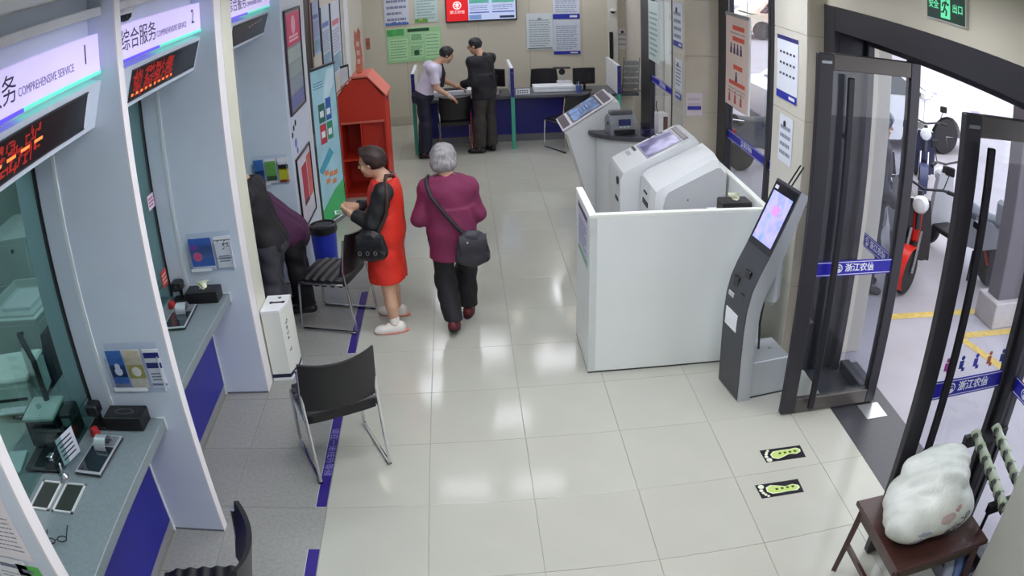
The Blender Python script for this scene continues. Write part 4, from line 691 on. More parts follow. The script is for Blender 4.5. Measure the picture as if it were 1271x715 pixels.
struct('trim_1', MB().box((-1.275, 7.75, 0), (-1.235, 8.15, CEIL), .003), M('#d9d9da', .5))
t = panel('small_plaque', 'small black framed plaque standing out from the left wall', 'plaque', (-1.245, 7.35, 1.36), (.5, .86, 0), (0, 0, 1)); bx('frame', BLACK, t, (-.12, -.15, 0), (.12, .15, .02), .004); bx('card', M('#b9bcc2', .4), t, (-.09, -.12, .02), (.09, .12, .022)); bx('bracket', BLACK, t, (-.13, -.22, -.02), (.0, -.15, .02))
t = panel('wall_switch', 'reddish plate high on the back wall above the red cabinet', 'plate', (-1.20, BY+.003, 1.47), BN, (0, 0, 1)); bx('plate', M('#a86a58', .5), t, (-.035, -.10, -.01), (.035, .10, .006), .002); bx('button', M('#8a4f42', .5), t, (-.015, -.03, .006), (.015, .03, .010))
# --- red house shaped cabinet
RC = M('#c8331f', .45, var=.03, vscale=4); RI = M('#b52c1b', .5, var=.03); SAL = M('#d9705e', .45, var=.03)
rc = thing('red_cabinet', 'red house shaped display cabinet with open shelves', 'cabinet', (-.875, 6.25, 0)); W2 = .285; D = .55
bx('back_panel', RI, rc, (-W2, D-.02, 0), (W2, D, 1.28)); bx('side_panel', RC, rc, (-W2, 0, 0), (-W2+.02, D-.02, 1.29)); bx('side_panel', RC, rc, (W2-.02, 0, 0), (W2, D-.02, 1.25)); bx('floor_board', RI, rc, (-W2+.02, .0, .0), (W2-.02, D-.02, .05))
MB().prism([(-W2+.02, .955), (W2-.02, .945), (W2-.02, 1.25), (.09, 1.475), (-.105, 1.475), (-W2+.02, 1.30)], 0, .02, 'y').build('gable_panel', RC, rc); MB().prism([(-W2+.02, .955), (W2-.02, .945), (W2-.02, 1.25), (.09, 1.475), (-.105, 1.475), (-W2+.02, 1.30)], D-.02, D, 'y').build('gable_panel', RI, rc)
bx('shelf', SAL, rc, (-W2+.02, -.005, .93), (W2-.02, D-.02, .955)); bx('shelf', RC, rc, (-W2+.02, .0, .465), (W2-.02, D-.02, .485)); bx('divider', RC, rc, (-.035, .02, .485), (-.02, D-.02, .93)); bx('cubby_back', RC, rc, (-.02, .12, .485), (W2-.02, .13, .93))
for a, b in (((-.31, 1.285), (-.105, 1.49)), ((-.105, 1.49), (.095, 1.49)), ((.095, 1.49), (.31, 1.235))): MB().prism([a, b, (b[0], b[1]+.022), (a[0], a[1]+.022)], -.02, D+.02, 'y').build('roof_board', SAL, rc)
bx('hinge', BLACK, rc, (W2, .25, 1.15), (W2+.006, .3, 1.24))
v = Vector((.215, 0, -.255)).normalized(); lp_ = panel('roof_label', None, None, (0, 0, 0), (0, 1, 0), v); mw = lp_.matrix_world.copy(); mw.translation = Vector((.205, .27, 1.375)); lp_.parent = rc; lp_.matrix_basis = mw
for k in range(2): bx('label_card', M('#e6cfc8', .5), lp_, (-.02-.09*k, -.05, -.004), (.05-.09*k, .05, .004))
on = thing('salmon_ornament', 'tall thin salmon ornament standing on the red cabinet', 'ornament', (-.90, 6.5, 1.512)); MB().box((-.03, -.03, 0), (.03, .03, .02), .004).build('foot', SAL, on); MB().prism([(-.045, .02), (.045, .02), (.05, .22), (.035, .40), (.042, .52), (.012, .58), (-.012, .50), (-.035, .56), (-.045, .38), (-.03, .22)], -.008, .008, 'y').build('blade', M('#dc8a74', .5, var=.2, vscale=14), on)
for k in range(3): bx('inscription', M('#efd2c6', .5), on, (-.018, -.0095, .12+.11*k), (.018, -.008, .18+.11*k))
# --- roll up banner
bo = (-1.175, 5.46, 0); U = Vector((.19, .52, 0)).normalized(); bn = panel('rollup_banner', 'pale blue roll up banner with green foot beside the red cabinet', 'banner', bo, U, (0, 0, 1)); w = .277; H = 1.77
SKYB = M('#a2d0de', .45, var=.14, vscale=2.5); bx('sheet', SKYB, bn, (-w, .06, -.002), (w, H, .002)); bx('base', STEEL, bn, (-w-.01, 0, -.06), (w+.01, .06, .06), .01); bx('top_rail', M('#2a2a30', .4), bn, (-w-.005, H, -.012), (w+.005, H+.03, .012), .003); MB().tube([(0, .05, -.03), (0, H, -.015)], .008, 6).build('support_pole', STEEL, bn)
bx('side_edge', M('#20202a', .4), bn, (w-.012, .06, .002), (w, H, .004)); bx('side_edge', M('#20202a', .4), bn, (-w, .06, .002), (-w+.012, H, .004))
MB().prism([(-w+.012, .06), (w-.012, .06), (w-.012, .42), (.05, .36), (-w+.012, .20)], .002, .003, 'z').build('green_field', M('#46b86c', .45, var=.08), bn)
for x0, x1, y0, y1, c in ((-.15, -.01, 1.17, 1.38, '#2f6a5f'), (.01, .13, 1.17, 1.42, '#2e5fa8'), (-.15, -.01, .93, 1.15, '#b83a44'), (.01, .13, .95, 1.15, '#2f8a62')): bx('emblem_block', M(c, .5, var=.1), bn, (x0, y0, .002), (x1, y1, .0034))
for k in range(4): bx('emblem_mark', M('#e6ecf0', .5, var=0), bn, (-.125+.15*(k % 2), 1.0+.23*(k//2), .0034), (-.045+.15*(k % 2), 1.07+.23*(k//2), .0042))
MB().prism([(-.04, 1.30), (.22, 1.55), (.25, 1.74), (.10, 1.74), (-.01, 1.5)], .002, .0032, 'z').build('wave', M('#c9e4ee', .5, var=.05), bn); MB().prism([(-.25, .66), (-.18, .6), (.1, .78), (.02, .86)], .002, .0032, 'z').build('wave', M('#4aa0b8', .5, var=.08), bn)
for k, (x, y) in enumerate(((-.1, .60), (.0, .56), (.1, .55), (-.08, .50), (.06, .46))): bx('slogan', M('#df8a5c', .5), bn, (x-.04, y-.03, .002), (x+.045, y+.025, .0034))
m = MB(); print_lines(m, -.22, .0, 1.55, 1.64, 3, .012, .0034); m.build('print', M('#5d8fae', .5, var=0), bn)
# --- waste bin
wb_ = thing('waste_bin', 'blue plastic waste bin with black lid beside the banner', 'bin', (-1.04, 3.98, 0)); MB().lathe([(.105, 0), (.125, .44), (.122, .44), (.10, .01)], n=24).build('bucket', M('#1f35b0', .4, var=.05), wb_); MB().lathe([(.135, .43), (.14, .46), (.13, .50), (.115, .505), (.11, .49), (.001, .485)], n=24).build('lid', BLKPL, wb_); bx('lid_flap', M('#2b2b30', .4), wb_, (-.08, -.07, .488), (.08, .07, .498), .004); MB().tube([(-.06, .13, .40), (.06, .13, .40)], .01, 6).build('handle', BLKPL, wb_)
wd_ = panel('wall_drawing', 'ink flower drawing on the wall end between the two frames', 'drawing', (-1.209, 4.0, 1.30), LN, (0, 0, 1))
for k, (x, y, r, c) in enumerate(((-.10, .10, .030, '#1d1a26'), (-.03, .15, .028, '#1d1a26'), (.05, .18, .030, '#1d1a26'), (.0, .0, .045, '#6f7fc4'), (.04, -.08, .03, '#5a66a8'), (.08, -.16, .018, '#2a2a3c'))): MB().lathe([(r, 0), (r, .0012)], (x, y, 0), 12).build('brush_mark', M(c, .6, var=.2), wd_).scale = (1.1, 1, 1)
# ================================================================== FLOOR MARKS
STR = M('#2b1a78', .35, var=.06)
for lab, y0, y1, tx in (('blue floor strip under the woman in red and her chair', 2.41, 3.51, 0), ('blue floor strip with white lettering under the lone chair', .605, 1.60, 1), ('blue floor strip cut off by the lower picture edge', -.75, .24, 0)):
    s = panel('floor_strip', lab, 'floor strip', (-.637, (y0+y1)/2, 0.0), (0, -1, 0), (1, 0, 0), 'blue one metre line strips'); L = (y1-y0)/2; bx('film', STR, s, (-L, -.033, 0), (L, .033, .0012)); bx('white_edge', M('#cfd0d8', .4, var=0), s, (-L-.004, -.034, 0), (L+.004, -.031, .0015)); bx('white_edge', M('#cfd0d8', .4, var=0), s, (L, -.033, 0), (L+.005, .033, .0015))
    if tx: txt('请在一米线外等候', .058, M('#8f86c4', .4, var=0), s, -.05, 0, .0018, sx=1.1)
def footprint(x, y, lab, flip):
    s = panel('footprint_sticker', lab, 'sticker', (x, y, 0), (1, 0, 0), (0, 1, 0), 'footprint stickers'); k = -1 if flip else 1
    MB().prism([(-.14, -.062), (.14, -.068), (.145, .06), (-.145, .066)], 0, .001, 'z').build('backing', M('#141019', .4, var=.05), s); YG = M('#b9cf72', .4, var=.04); PALE = M('#d9dfc6', .4, var=.02)
    sole = [(-.085, -.028*k), (-.05, -.045*k), (-.01, -.032*k), (.04, -.012*k), (.09, -.022*k), (.125, -.005*k), (.13, .02*k), (.105, .04*k), (.05, .036*k), (-.01, .038*k), (-.06, .036*k), (-.088, .01*k)]
    MB().prism(sole, .001, .0016, 'z').build('sole_rim', PALE, s); MB().prism([(a*.92+.001, b*.84+.0005*k) for a, b in sole], .0016, .002, 'z').build('sole', YG, s)
    for i, (tx, ty, r) in enumerate(((-.112, -.042, .019), (-.121, -.008, .0125), (-.115, .016, .011), (-.105, .034, .010), (-.092, .05, .009))): MB().lathe([(r, 0), (r, .001)], (tx, ty*k, .001), 14).build('toe', PALE, s)
    for i in range(4): bx('mark', M('#3a4a1c', .5), s, (-.03+.036*i, -.006+.004*k, .002), (-.012+.036*i, .012+.004*k, .0024))
footprint(2.185, .755, 'yellow green footprint sticker on the floor, the one nearer the kiosk', False); footprint(2.045, .43, 'yellow green footprint sticker on the floor, the one nearer the stool', True)
# ================================================================== WHITE PAPER BIN beside the partition column
pb_ = thing('paper_bin', 'white slot topped paper bin with dark base beside the partition column', 'bin', (-1.10, 2.19, 0)); pg = [(-.095, -.14), (.045, -.135), (.085, .01), (.085, .12), (-.095, .12)]
MB().prism([(x*1.01, y*1.01) for x, y in pg], 0, .025, 'z').build('foot', WHITE, pb_); MB().prism([(x*1.012, y*1.012) for x, y in pg], .025, .055, 'z').build('base_band', M('#14163c', .4), pb_); MB().prism(pg, .055, .56, 'z').build('body', M('#dfe2da', .4, var=.02), pb_); MB().prism([(x*1.02, y*1.02) for x, y in pg], .56, .575, 'z').build('top', M('#e8eaee', .35), pb_)
MB().box((-.035, -.012, .5745), (.045, .008, .577)).build('slot', BLACK, pb_); MB().lathe([(.016, 0), (.016, .003)], (-.04, -.002, .5745), 12).build('slot_end', BLACK, pb_); MB().lathe([(.016, 0), (.016, .003)], (.05, -.002, .5745), 12).build('slot_end', BLACK, pb_); MB().lathe([(.014, 0), (.014, .002)], (.01, .075, .5745), 12).build('badge', M('#5a5f6e', .5), pb_)
cf = panel('text_face', None, None, (0, 0, 0), (.04, .145, 0), (0, 0, 1)); mw = cf.matrix_world.copy(); mw.translation = Vector((.0655, -.0625, .30)); cf.parent = pb_; cf.matrix_basis = mw
for k in range(5):
    m = MB(); zc = .15-.045*k-(.05 if k == 4 else 0)
    for _ in range(5): a, b = random.uniform(-.014, .014), random.uniform(-.014, .014); m.box((a-.010, zc+b-.002, 0), (a+.010, zc+b+.002, .001)) if random.random() < .5 else m.box((a-.002, zc+b-.010, 0), (a+.002, zc+b+.010, .001))
    m.build('character', INK, cf)['kind'] = 'stuff'
# ================================================================== BROWN STOOL, PLASTIC BAG, UMBRELLA RACK
WD = M('#3d211c', .35, var=.25, vscale=9, stretch=(1, 8, 1), coat=.2); st = thing('brown_stool', 'dark brown wooden stool by the door carrying a white bag', 'stool', (2.43, -.58, 0))
MB().box((-.31, -.28, .47), (.31, .27, .50), .006).build('seat_board', WD, st)
for sx in (-1, 1):
    for sy in (-1, 1): MB().tube([(sx*.27, sy*.235, .47), (sx*.305, sy*.26, 0)], [.024, .02], 4).build('leg', WD, st)
for sx in (-1, 1): bx('apron', WD, st, (sx*.27-.012, -.22, .40), (sx*.27+.012, .22, .47)); bx('stretcher', WD, st, (sx*.285-.01, -.24, .18), (sx*.285+.01, .24, .21))
for sy in (-1, 1): bx('apron', WD, st, (-.25, sy*.235-.012, .40), (.25, sy*.235+.012, .47))
RK = M('#17171c', .4, .3, var=.06); rk = thing('umbrella_rack', 'black umbrella rack with two pale green hook rollers behind the stool', 'rack', (2.90, -.58, 0))
BK, FT = .24, -.16
for sx in (-.14, .16):
    MB().tube([(sx, BK, 0), (sx, BK, .78)], .012, 6).build('post', RK, rk); MB().tube([(sx, FT, 0), (sx, FT, .62)], .012, 6).build('post', RK, rk); MB().tube([(sx, BK, .06), (sx, FT, .06)], .010, 6).build('rail', RK, rk)
bx('bar', RK, rk, (-.155, BK-.02, .72), (.19, BK+.02, .79), .004); bx('bar', RK, rk, (-.155, FT-.02, .58), (.19, FT+.02, .64), .004); bx('bar', RK, rk, (-.17, BK-.012, .05), (.17, BK+.012, .08)); bx('bar', RK, rk, (-.17, FT-.012, .05), (.17, FT+.012, .08))
PG = M('#b4bda8', .4, var=.05)
for sx in (-.085, .085):
    a = Vector((sx, BK+.01, .80)); b = Vector((sx+.02, FT-.06, .62)); r = MB().tube([a, b], .031, 12).build('roller', PG, rk)
    for k in range(7):
        p = a.lerp(b, .06+.145*k); m = MB(); m.tube([p+Vector((-.02, -.015, .02)), p+Vector((-.05, -.03, .035)), p+Vector((-.064, -.05, .018)), p+Vector((-.052, -.058, -.004))], [.015, .012, .010, .005], 6); m.build('hook', M('#1f231c', .4), r); m = MB(); m.tube([p+Vector((0, .012, .003)), p+Vector((0, -.010, -.003))], .035, 12); m.build('collar', M('#a2b392', .4), r)
for k, (x, y, tx, ty, c, lab) in enumerate(((2.66, -.86, 2.70, -.70, '#5a6c9c', 'blue folded umbrella leaning under the brown stool'), (2.60, -.87, 2.62, -.70, '#8b93a8', 'grey folded umbrella leaning under the brown stool'), (2.72, -.86, 2.77, -.72, '#2d3150', 'navy folded umbrella leaning under the brown stool'))):
    u_ = thing('folded_umbrella', lab, 'umbrella', (x, y, 0), 0, 'folded umbrellas'); d = Vector((tx-x, ty-y, .42)); m = MB()
    m.tube([d*.06, d*.3, d*.6, d*.85], [.010, .030, .034, .018], 8); m.build('canopy', M(c, .6, var=.15, stretch=(1, 1, .1)), u_, 60); MB().tube([d*0, d*.08], .005, 6).build('tip', STEEL, u_); MB().tube([d*.85, d*1.0], .008, 6).build('handle', BLACK, u_)
# ================================================================== implicit surfaces (bodies, clothes, soft things)
def net(field_fn, lo, hi, vox):
    """surface nets over a sampled distance field -> verts, quads"""
    lo = np.array(lo, float); n = np.maximum(4, np.ceil((np.array(hi)-lo)/vox).astype(int)+1)
    F = field_fn(lo, n, vox); ins = F < 0
    c = np.zeros(tuple(n-1), int); acc = np.zeros(tuple(n-1)+(3,)); cnt = np.zeros(tuple(n-1))
    sl = [slice(0, -1), slice(1, None)]
    corners = [(i, j, k) for i in (0, 1) for j in (0, 1) for k in (0, 1)]
    V = {q: F[sl[q[0]], sl[q[1]], sl[q[2]]] for q in corners}; Ib = {q: ins[sl[q[0]], sl[q[1]], sl[q[2]]] for q in corners}
    s = sum(Ib[q].astype(np.int8) for q in corners); act = (s > 0) & (s < 8); idx = np.argwhere(act)
    if len(idx) == 0: return [], []
    P = np.zeros((len(idx), 3)); C = np.zeros(len(idx)); VA = {q: V[q][act] for q in corners}
    for a in corners:
        for ax in range(3):
            if a[ax] == 0:
                b = list(a); b[ax] = 1; b = tuple(b); fa, fb = VA[a], VA[b]; x = (fa < 0) != (fb < 0)
                t = np.where(x, fa/np.where(fa == fb, 1, fa-fb), 0); p = np.tile(np.array(a, float), (len(idx), 1)); p[:, ax] = t
                P += np.where(x[:, None], p, 0); C += x
    P = lo+(idx+P/C[:, None])*vox; vid = -np.ones(tuple(n-1), int); vid[act] = np.arange(len(idx)); Q = []
    for ax in range(3):
        o1, o2 = (ax+1) % 3, (ax+2) % 3
        A = [slice(None)]*3; B = [slice(None)]*3; A[ax] = slice(0, -1); B[ax] = slice(1, None); ia = ins[tuple(A)]; ib = ins[tuple(B)]; E = np.argwhere(ia != ib)
        E = E[(E[:, o1] > 0) & (E[:, o2] > 0) & (E[:, o1] < n[o1]-1) & (E[:, o2] < n[o2]-1)]
        if len(E) == 0: continue
        flip = ia[tuple(E.T)]; q = []
        for d1, d2 in ((0, 0), (-1, 0), (-1, -1), (0, -1)):
            e = E.copy(); e[:, o1] += d1; e[:, o2] += d2; q.append(vid[tuple(e.T)])
        q = np.stack(q, 1); q = np.where(flip[:, None], q, q[:, ::-1]); Q.append(q[(q >= 0).all(1)])
    return P, np.concatenate(Q)
def frame(f, up=(0, 0, 1)):
    f = Vector(f).normalized(); s = f.cross(Vector(up)).normalized(); u = s.cross(f); return np.array([s, f, u])       # rows: side(right), forward, up
class Cap:
    def __init__(s, a, b, ra, rb=None): s.a = np.array(a, float); s.b = np.array(b, float); s.ra = ra; s.rb = ra if rb is None else rb
    def box(s): r = max(s.ra, s.rb); return np.minimum(s.a, s.b)-r, np.maximum(s.a, s.b)+r
    def d(s, P):
        ab = s.b-s.a; t = np.clip(((P-s.a)@ab)/max(ab@ab, 1e-9), 0, 1); return np.linalg.norm(P-s.a-t[..., None]*ab, axis=-1)-(s.ra+(s.rb-s.ra)*t)
class Ell:
    def __init__(s, c, r, R=None): s.c = np.array(c, float); s.r = np.array(r, float); s.R = np.eye(3) if R is None else np.array(R, float)
    def box(s): m = np.abs(s.R.T*s.r[None, :]).sum(1) if False else np.full(3, s.r.max()); return s.c-m, s.c+m
    def d(s, P):
        q = (P-s.c)@s.R.T; k0 = np.linalg.norm(q/s.r, axis=-1); k1 = np.linalg.norm(q/(s.r*s.r), axis=-1); return np.where(k1 > 1e-9, k0*(k0-1)/np.maximum(k1, 1e-9), -s.r.min())
class Tap:
    """elliptic tapered drum: centre a->b, half widths (side,depth) wa->wb in the frame R (rows side, forward)"""
    def __init__(s, a, b, wa, wb, R): s.a = np.array(a, float); s.b = np.array(b, float); s.wa = np.array(wa); s.wb = np.array(wb); s.R = R
    def box(s): r = max(*s.wa, *s.wb); return np.minimum(s.a, s.b)-r, np.maximum(s.a, s.b)+r
    def d(s, P):
        ab = s.b-s.a; L2 = ab@ab; tt = ((P-s.a)@ab)/L2; t = np.clip(tt, 0, 1); q = P-s.a-tt[..., None]*ab; w = s.wa+(s.wb-s.wa)*t[..., None]
        x = q@s.R[0]; y = q@s.R[1]; k = np.sqrt((x/w[..., 0])**2+(y/w[..., 1])**2)+1e-9; dr = (k-1)*np.minimum(w[..., 0], w[..., 1])
        return np.maximum(dr, (np.abs(tt-.5)-.5)*math.sqrt(L2))
def smin(a, b, k):
    h = np.clip(.5+.5*(b-a)/k, 0, 1); return b+(a-b)*h-k*h*(1-h)
def soft(name, mat, parent, groups, vox=.009, k=.03, wr=0., wf=40., origin=(0, 0, 0), kk=None):
    """groups: [(prims, inflate, cuts)]; cuts keep dot(p-c, n) < 0; smooth union of all"""
    los, his = [], []
    for pr, inf, cuts in groups:
        for p in pr: l, h = p.box(); los.append(l-inf); his.append(h+inf)
    pad = .025; lo = np.min(los, 0)-pad; hi = np.max(his, 0)+pad
    def fn(lo, n, vox):
        F = np.full(tuple(n), .5, np.float32)
        for pr, inf, cuts in groups:
            G = np.full(tuple(n), .5, np.float32)
            for p in pr:
                l, h = p.box(); m = inf+k+.03
                i0 = np.clip(((l-m-lo)/vox).astype(int), 0, n-1); i1 = np.clip(((h+m-lo)/vox).astype(int)+2, 1, n); sl = tuple(slice(a, b) for a, b in zip(i0, i1))
                ax = [lo[d]+vox*np.arange(i0[d], i1[d]) for d in range(3)]; X = np.stack(np.meshgrid(*ax, indexing='ij'), -1)
                G[sl] = smin(G[sl], (p.d(X)-inf).astype(np.float32), k)
            if cuts or wr:
                ax = [lo[d]+vox*np.arange(n[d]) for d in range(3)]; X, Y, Z = np.meshgrid(*ax, indexing='ij', sparse=True)
                if wr: G = G+wr*(np.sin(wf*Z+14*X+9*np.sin(11*Y))*np.sin(wf*.5*(X+Y)+6*Z)).astype(np.float32)
                for c, nn in cuts: G = np.maximum(G, ((X-c[0])*nn[0]+(Y-c[1])*nn[1]+(Z-c[2])*nn[2]).astype(np.float32))
            F = smin(F, G, kk or k*.6) if len(groups) > 1 else G
        return F
    P, Q = net(fn, lo, hi, vox); me = bpy.data.meshes.new(name); P = np.array(P)-np.array(origin)
    me.from_pydata(P.tolist(), [], Q.tolist()); me.update(); me.materials.append(mat); me.polygons.foreach_set('use_smooth', [True]*len(me.polygons))
    return link(name, me, parent)
def unit0(v): v = np.array(v, float); return v/np.linalg.norm(v)
# plastic bag on the stool
bg = thing('plastic_bag', 'bulging white plastic bag with scribbled marks on the brown stool', 'bag', (2.40, -.585, .50)); BGM = M('#d5dad3', .28, var=.12, vscale=7, bump=.5, bscale=22, alpha=.86)
prs = [Ell((-.02, .0, .15), (.25, .21, .16)), Ell((.03, .03, .25), (.19, .17, .15)), Ell((.09, .06, .31), (.11, .10, .10)), Ell((-.16, -.06, .12), (.13, .13, .12)), Ell((.12, -.09, .14), (.12, .10, .12)), Ell((-.08, .08, .28), (.10, .09, .08)), Ell((.13, .05, .33), (.085, .075, .075)), Ell((.0, -.10, .2), (.12, .09, .11))]
soft('bag_film', BGM, bg, [(prs, 0, [((0, 0, .002), (0, 0, -1))])], .008, .035, .0045, 31)
def bag_d(P):
    d = np.full(P.shape[:-1], .5)
    for p in prs: d = smin(d, p.d(P), .035)
    return d
def bag_pt(x, z, lift=.003):
    ys = np.linspace(-.36, .1, 240); d = bag_d(np.stack([np.full(240, x), ys, np.full(240, z)], -1)); k = int(np.argmax(d < lift)); return (x, ys[k], z)
for (cx, cz), (rx_, rz_), col in (((.0, .19), (.055, .035), '#c9a3a6'), ((-.12, .12), (.05, .022), '#a2a6cc'), ((.06, .225), (.03, .018), '#c8868e'), ((-.15, .075), (.04, .03), '#b4b8c4')):
    cu = [((cx+rx_*math.cos(a), 0, cz+rz_*math.sin(a)), unit0((math.cos(a)/rx_, 0, math.sin(a)/rz_))) for a in np.linspace(0, 6.283, 13)[:-1]]
    soft('contents', M(col, .4, var=.15, alpha=.45), bg, [(prs, .0015, cu+[((0, -.02, 0), (0, 1, 0))])], .008, .035, .0045, 31)
m = MB()
for k in range(5):
    x0 = .02+.030*k; m.tube([bag_pt(x0+.016*math.sin(t*1.7+k), .095+.016*k+.026*math.sin(t*.9+1.3*k), .008) for t in np.linspace(0, 5, 14)], .0022, 5)
m.build('scribble', M('#33344a', .5), bg)['kind'] = 'stuff'
# ================================================================== PEOPLE
V3 = lambda *a: np.array(a, float)
def unit(v): v = np.array(v, float); return v/np.linalg.norm(v)
SKIN = M('#c99f84', .5, var=.05, vscale=15)
def body_prims(J):
    """joint dictionary -> primitive groups; all points relative to the person's base"""
    g = {}; R = frame(J['f']); sp = unit(J['neck']-J['pel']); s = unit(J['shR']-J['shL']); d = unit(np.cross(sp, s)); T = np.array([s, d, sp]); sw = np.linalg.norm(J['shR']-J['shL'])/2; gi = J.get('girth', 1.)
    L = np.linalg.norm(J['neck']-J['pel'])
    g['torso'] = [Ell(J['pel']+sp*.02, (.155*gi, .115*gi, .13), T), Ell(J['pel']+sp*L*.36, (.145*gi, .108*gi, .17), T), Ell(J['pel']+sp*L*.66, (.155*gi, .108*gi, .17), T), Cap(J['shL'], J['shR'], .058), Cap(J['neck']-sp*.08, J['neck'], .075, .055)]
    for S in 'LR':
        sh, el, wr = J['sh'+S], J['el'+S], J['wr'+S]; g['arm'+S] = [Cap(sh, el, .052, .040), Cap(el, wr, .041, .027)]
        dr = unit(wr-el); pn = unit(J.get('palm'+S, V3(0, 0, -1))); pn = unit(pn-dr*(pn@dr)); wd = np.cross(dr, pn); Rh = np.array([wd, pn, dr]); hand = [Cap(wr-dr*.02, wr+dr*.03, .026, .030), Ell(wr+dr*.05, (.038, .017, .046), Rh)]
        for i, (o, ln) in enumerate(((-.027, .058), (-.009, .070), (.009, .066), (.027, .050))):
            a = wr+dr*.085+wd*o; b = a+dr*ln*.5+pn*.008; c = b+dr*ln*.38+pn*(.024 if not J.get('flat') else .008); hand += [Cap(a-dr*.02, b, .0088, .0082), Cap(b, c, .0082, .0070)]
        sg = 1 if S == 'L' else -1; a = wr+dr*.03+wd*.030*sg; b = a+dr*.035+wd*.022*sg+pn*.008; hand += [Cap(a, b, .011, .0095), Cap(b, b+dr*.03+pn*.008, .0095, .0075)]; g['hand'+S] = hand
        hp, kn, an = J['hip'+S], J['kn'+S], J['an'+S]; g['leg'+S] = [Cap(hp, kn, .085*gi, .055), Cap(kn, kn*.45+an*.55, .054, .050), Cap(kn*.45+an*.55, an, .050, .036)]
        fd = unit(J['toe'+S]); g['foot'+S] = [Cap(an-V3(0, 0, .02), an-V3(0, 0, .035)-fd*.03, .034, .030), Cap(an-V3(0, 0, .03), an+fd*.12-V3(0, 0, .05), .034, .026)]; g['footdir'+S] = fd
    H = frame(J['hf']); hs = J.get('hs', 1.)*1.0; hc = J['head']; at_ = lambda x, y, z: hc+hs*(H[0]*x+H[1]*y+H[2]*z); g['at'] = at_; g['H'] = H; g['hs'] = hs; e = lambda c, r: Ell(at_(*c), np.array(r)*hs, H)
    g['cran'] = [e((0, -.008, .032), (.074, .092, .084))]
    g['head'] = g['cran']+[e((0, .018, -.035), (.060, .070, .085)), e((0, .060, -.088), (.026, .026, .024)), e((0, .078, .022), (.05, .016, .014)), Cap(at_(0, .088, .012), at_(0, .106, -.020), .008*hs, .0135*hs), e((.035, .062, -.03), (.024, .024, .026)), e((-.035, .062, -.03), (.024, .024, .026)),
                           e((.075, -.004, -.004), (.011, .020, .030)), e((-.075, -.004, -.004), (.011, .020, .030)), e((0, .084, -.058), (.022, .010, .010)), Cap(J['neck'], at_(0, -.02, -.05), .054, .052)]
    return g
def person(label, loc, J, dress):
    p = thing('person', label, 'person', loc); g = body_prims(J); dress(p, g, J)
    skin = J.get('skin', SKIN)
    soft('body', skin, p, [(g['torso']+g['head']+g['armL']+g['armR']+g['handL']+g['handR']+g['legL']+g['legR']+g['footL']+g['footR'], 0, [])], J.get('vox', .0075), .014)
    at_ = g['at']; H = g['H']; hs = g['hs']
    for sx in (-1, 1):
        soft('eye', M('#1d1613', .3), p, [([Ell(at_(sx*.031, .083, .006), V3(.013, .007, .0065)*hs, H)], 0, [])], .003, .004); soft('eyebrow', J.get('hairm', BLACK), p, [([Cap(at_(sx*.017, .088, .024), at_(sx*.047, .078, .026), .0045*hs)], 0, [])], .003, .004)
    soft('mouth', M('#9c5f55', .5), p, [([Ell(at_(0, .092, -.056), V3(.023, .007, .006)*hs, H)], 0, [])], .003, .004)
    return p, g
def shoes(p, g, J, mat, sole=None, scale=1.):
    for S in 'LR':
        an = J['an'+S]; fd = g['footdir'+S]; zb = an-V3(0, 0, .085*1.0)+V3(0, 0, 0); up = J.get('shoeup'+S, V3(0, 0, 1)); R = np.array([np.cross(fd, up), fd, up])
        b = an-up*.052; o = soft('shoe', mat, p, [([Ell(b+fd*.005, V3(.046, .075, .055)*scale, R), Ell(b+fd*.09-up*.008, V3(.047, .085, .042)*scale, R), Ell(b-fd*.045, V3(.038, .04, .05)*scale, R)], 0, [(b-up*.028, -up), (b+up*.055, up)])], .006, .03)
        if sole is not None: soft('sole', sole, o, [([Ell(b+fd*.03-up*.028, V3(.050, .142, .030)*scale, R)], 0, [(b-up*.036, -up), (b-up*.020, up)])], .006, .01)
def short_hair(p, g, mat, vol=.014, nape=-.05, line=.055, parts=()):
    at_ = g['at']; H = g['H']; n = unit(H[1]*.90-H[2]*.42)
    soft('hair', mat, p, [(g['cran']+list(parts), vol, [(at_(0, line, .055), n), (at_(0, 0, nape), -H[2])])], .006, .02, .0025, 90)
# --- woman in red, standing in profile, looking at a slip in her hands
def d_red(p, g, J):
    RED = M('#d62a1a', .6, var=.08, vscale=10, bump=.15, bscale=40); R = frame(J['f'])
    dr = soft('dress', RED, p, [(g['torso'], .018, [(J['neck']+V3(0, 0, -.005), (0, 0, 1))]), ([Tap(V3(.005, 0, .95), V3(.0, 0, .425), (.188, .135), (.205, .155), R)], .0, [])], .009, .05, .004, 30, kk=.05)
    soft('belt', M('#3a0e0c', .5), dr, [([Tap(V3(.0, 0, .985), V3(.0, 0, .965), (.172, .137), (.172, .137), R)], 0, [])], .006, .01)
    SL = M('#121217', .6, var=.1, vscale=20)
    for S in 'LR': soft('sleeve', SL, p, [([Cap(J['sh'+S], J['el'+S], .070, .060), Cap(J['el'+S], J['wr'+S], .058, .038)], .012, [(J['wr'+S], unit(J['wr'+S]-J['el'+S]))])], .008, .02, .004, 45)
    shoes(p, g, J, M('#ded9d2', .5, var=.04), M('#d07a72', .5))
    soft('sock', M('#e3ddd6', .6), p, [([Cap(J['anL']+V3(0, 0, .0), J['anL']+V3(0, 0, .03), .040)], 0, [])], .007, .01); short_hair(p, g, M('#2c1c17', .55, var=.3, vscale=60, stretch=(1, 1, .2)), .017, -.05, .035, [Ell(g['at'](0, -.05, .02), (.07, .06, .075), g['H']), Ell(g['at'](0, .05, .085), (.055, .045, .030), g['H'])])
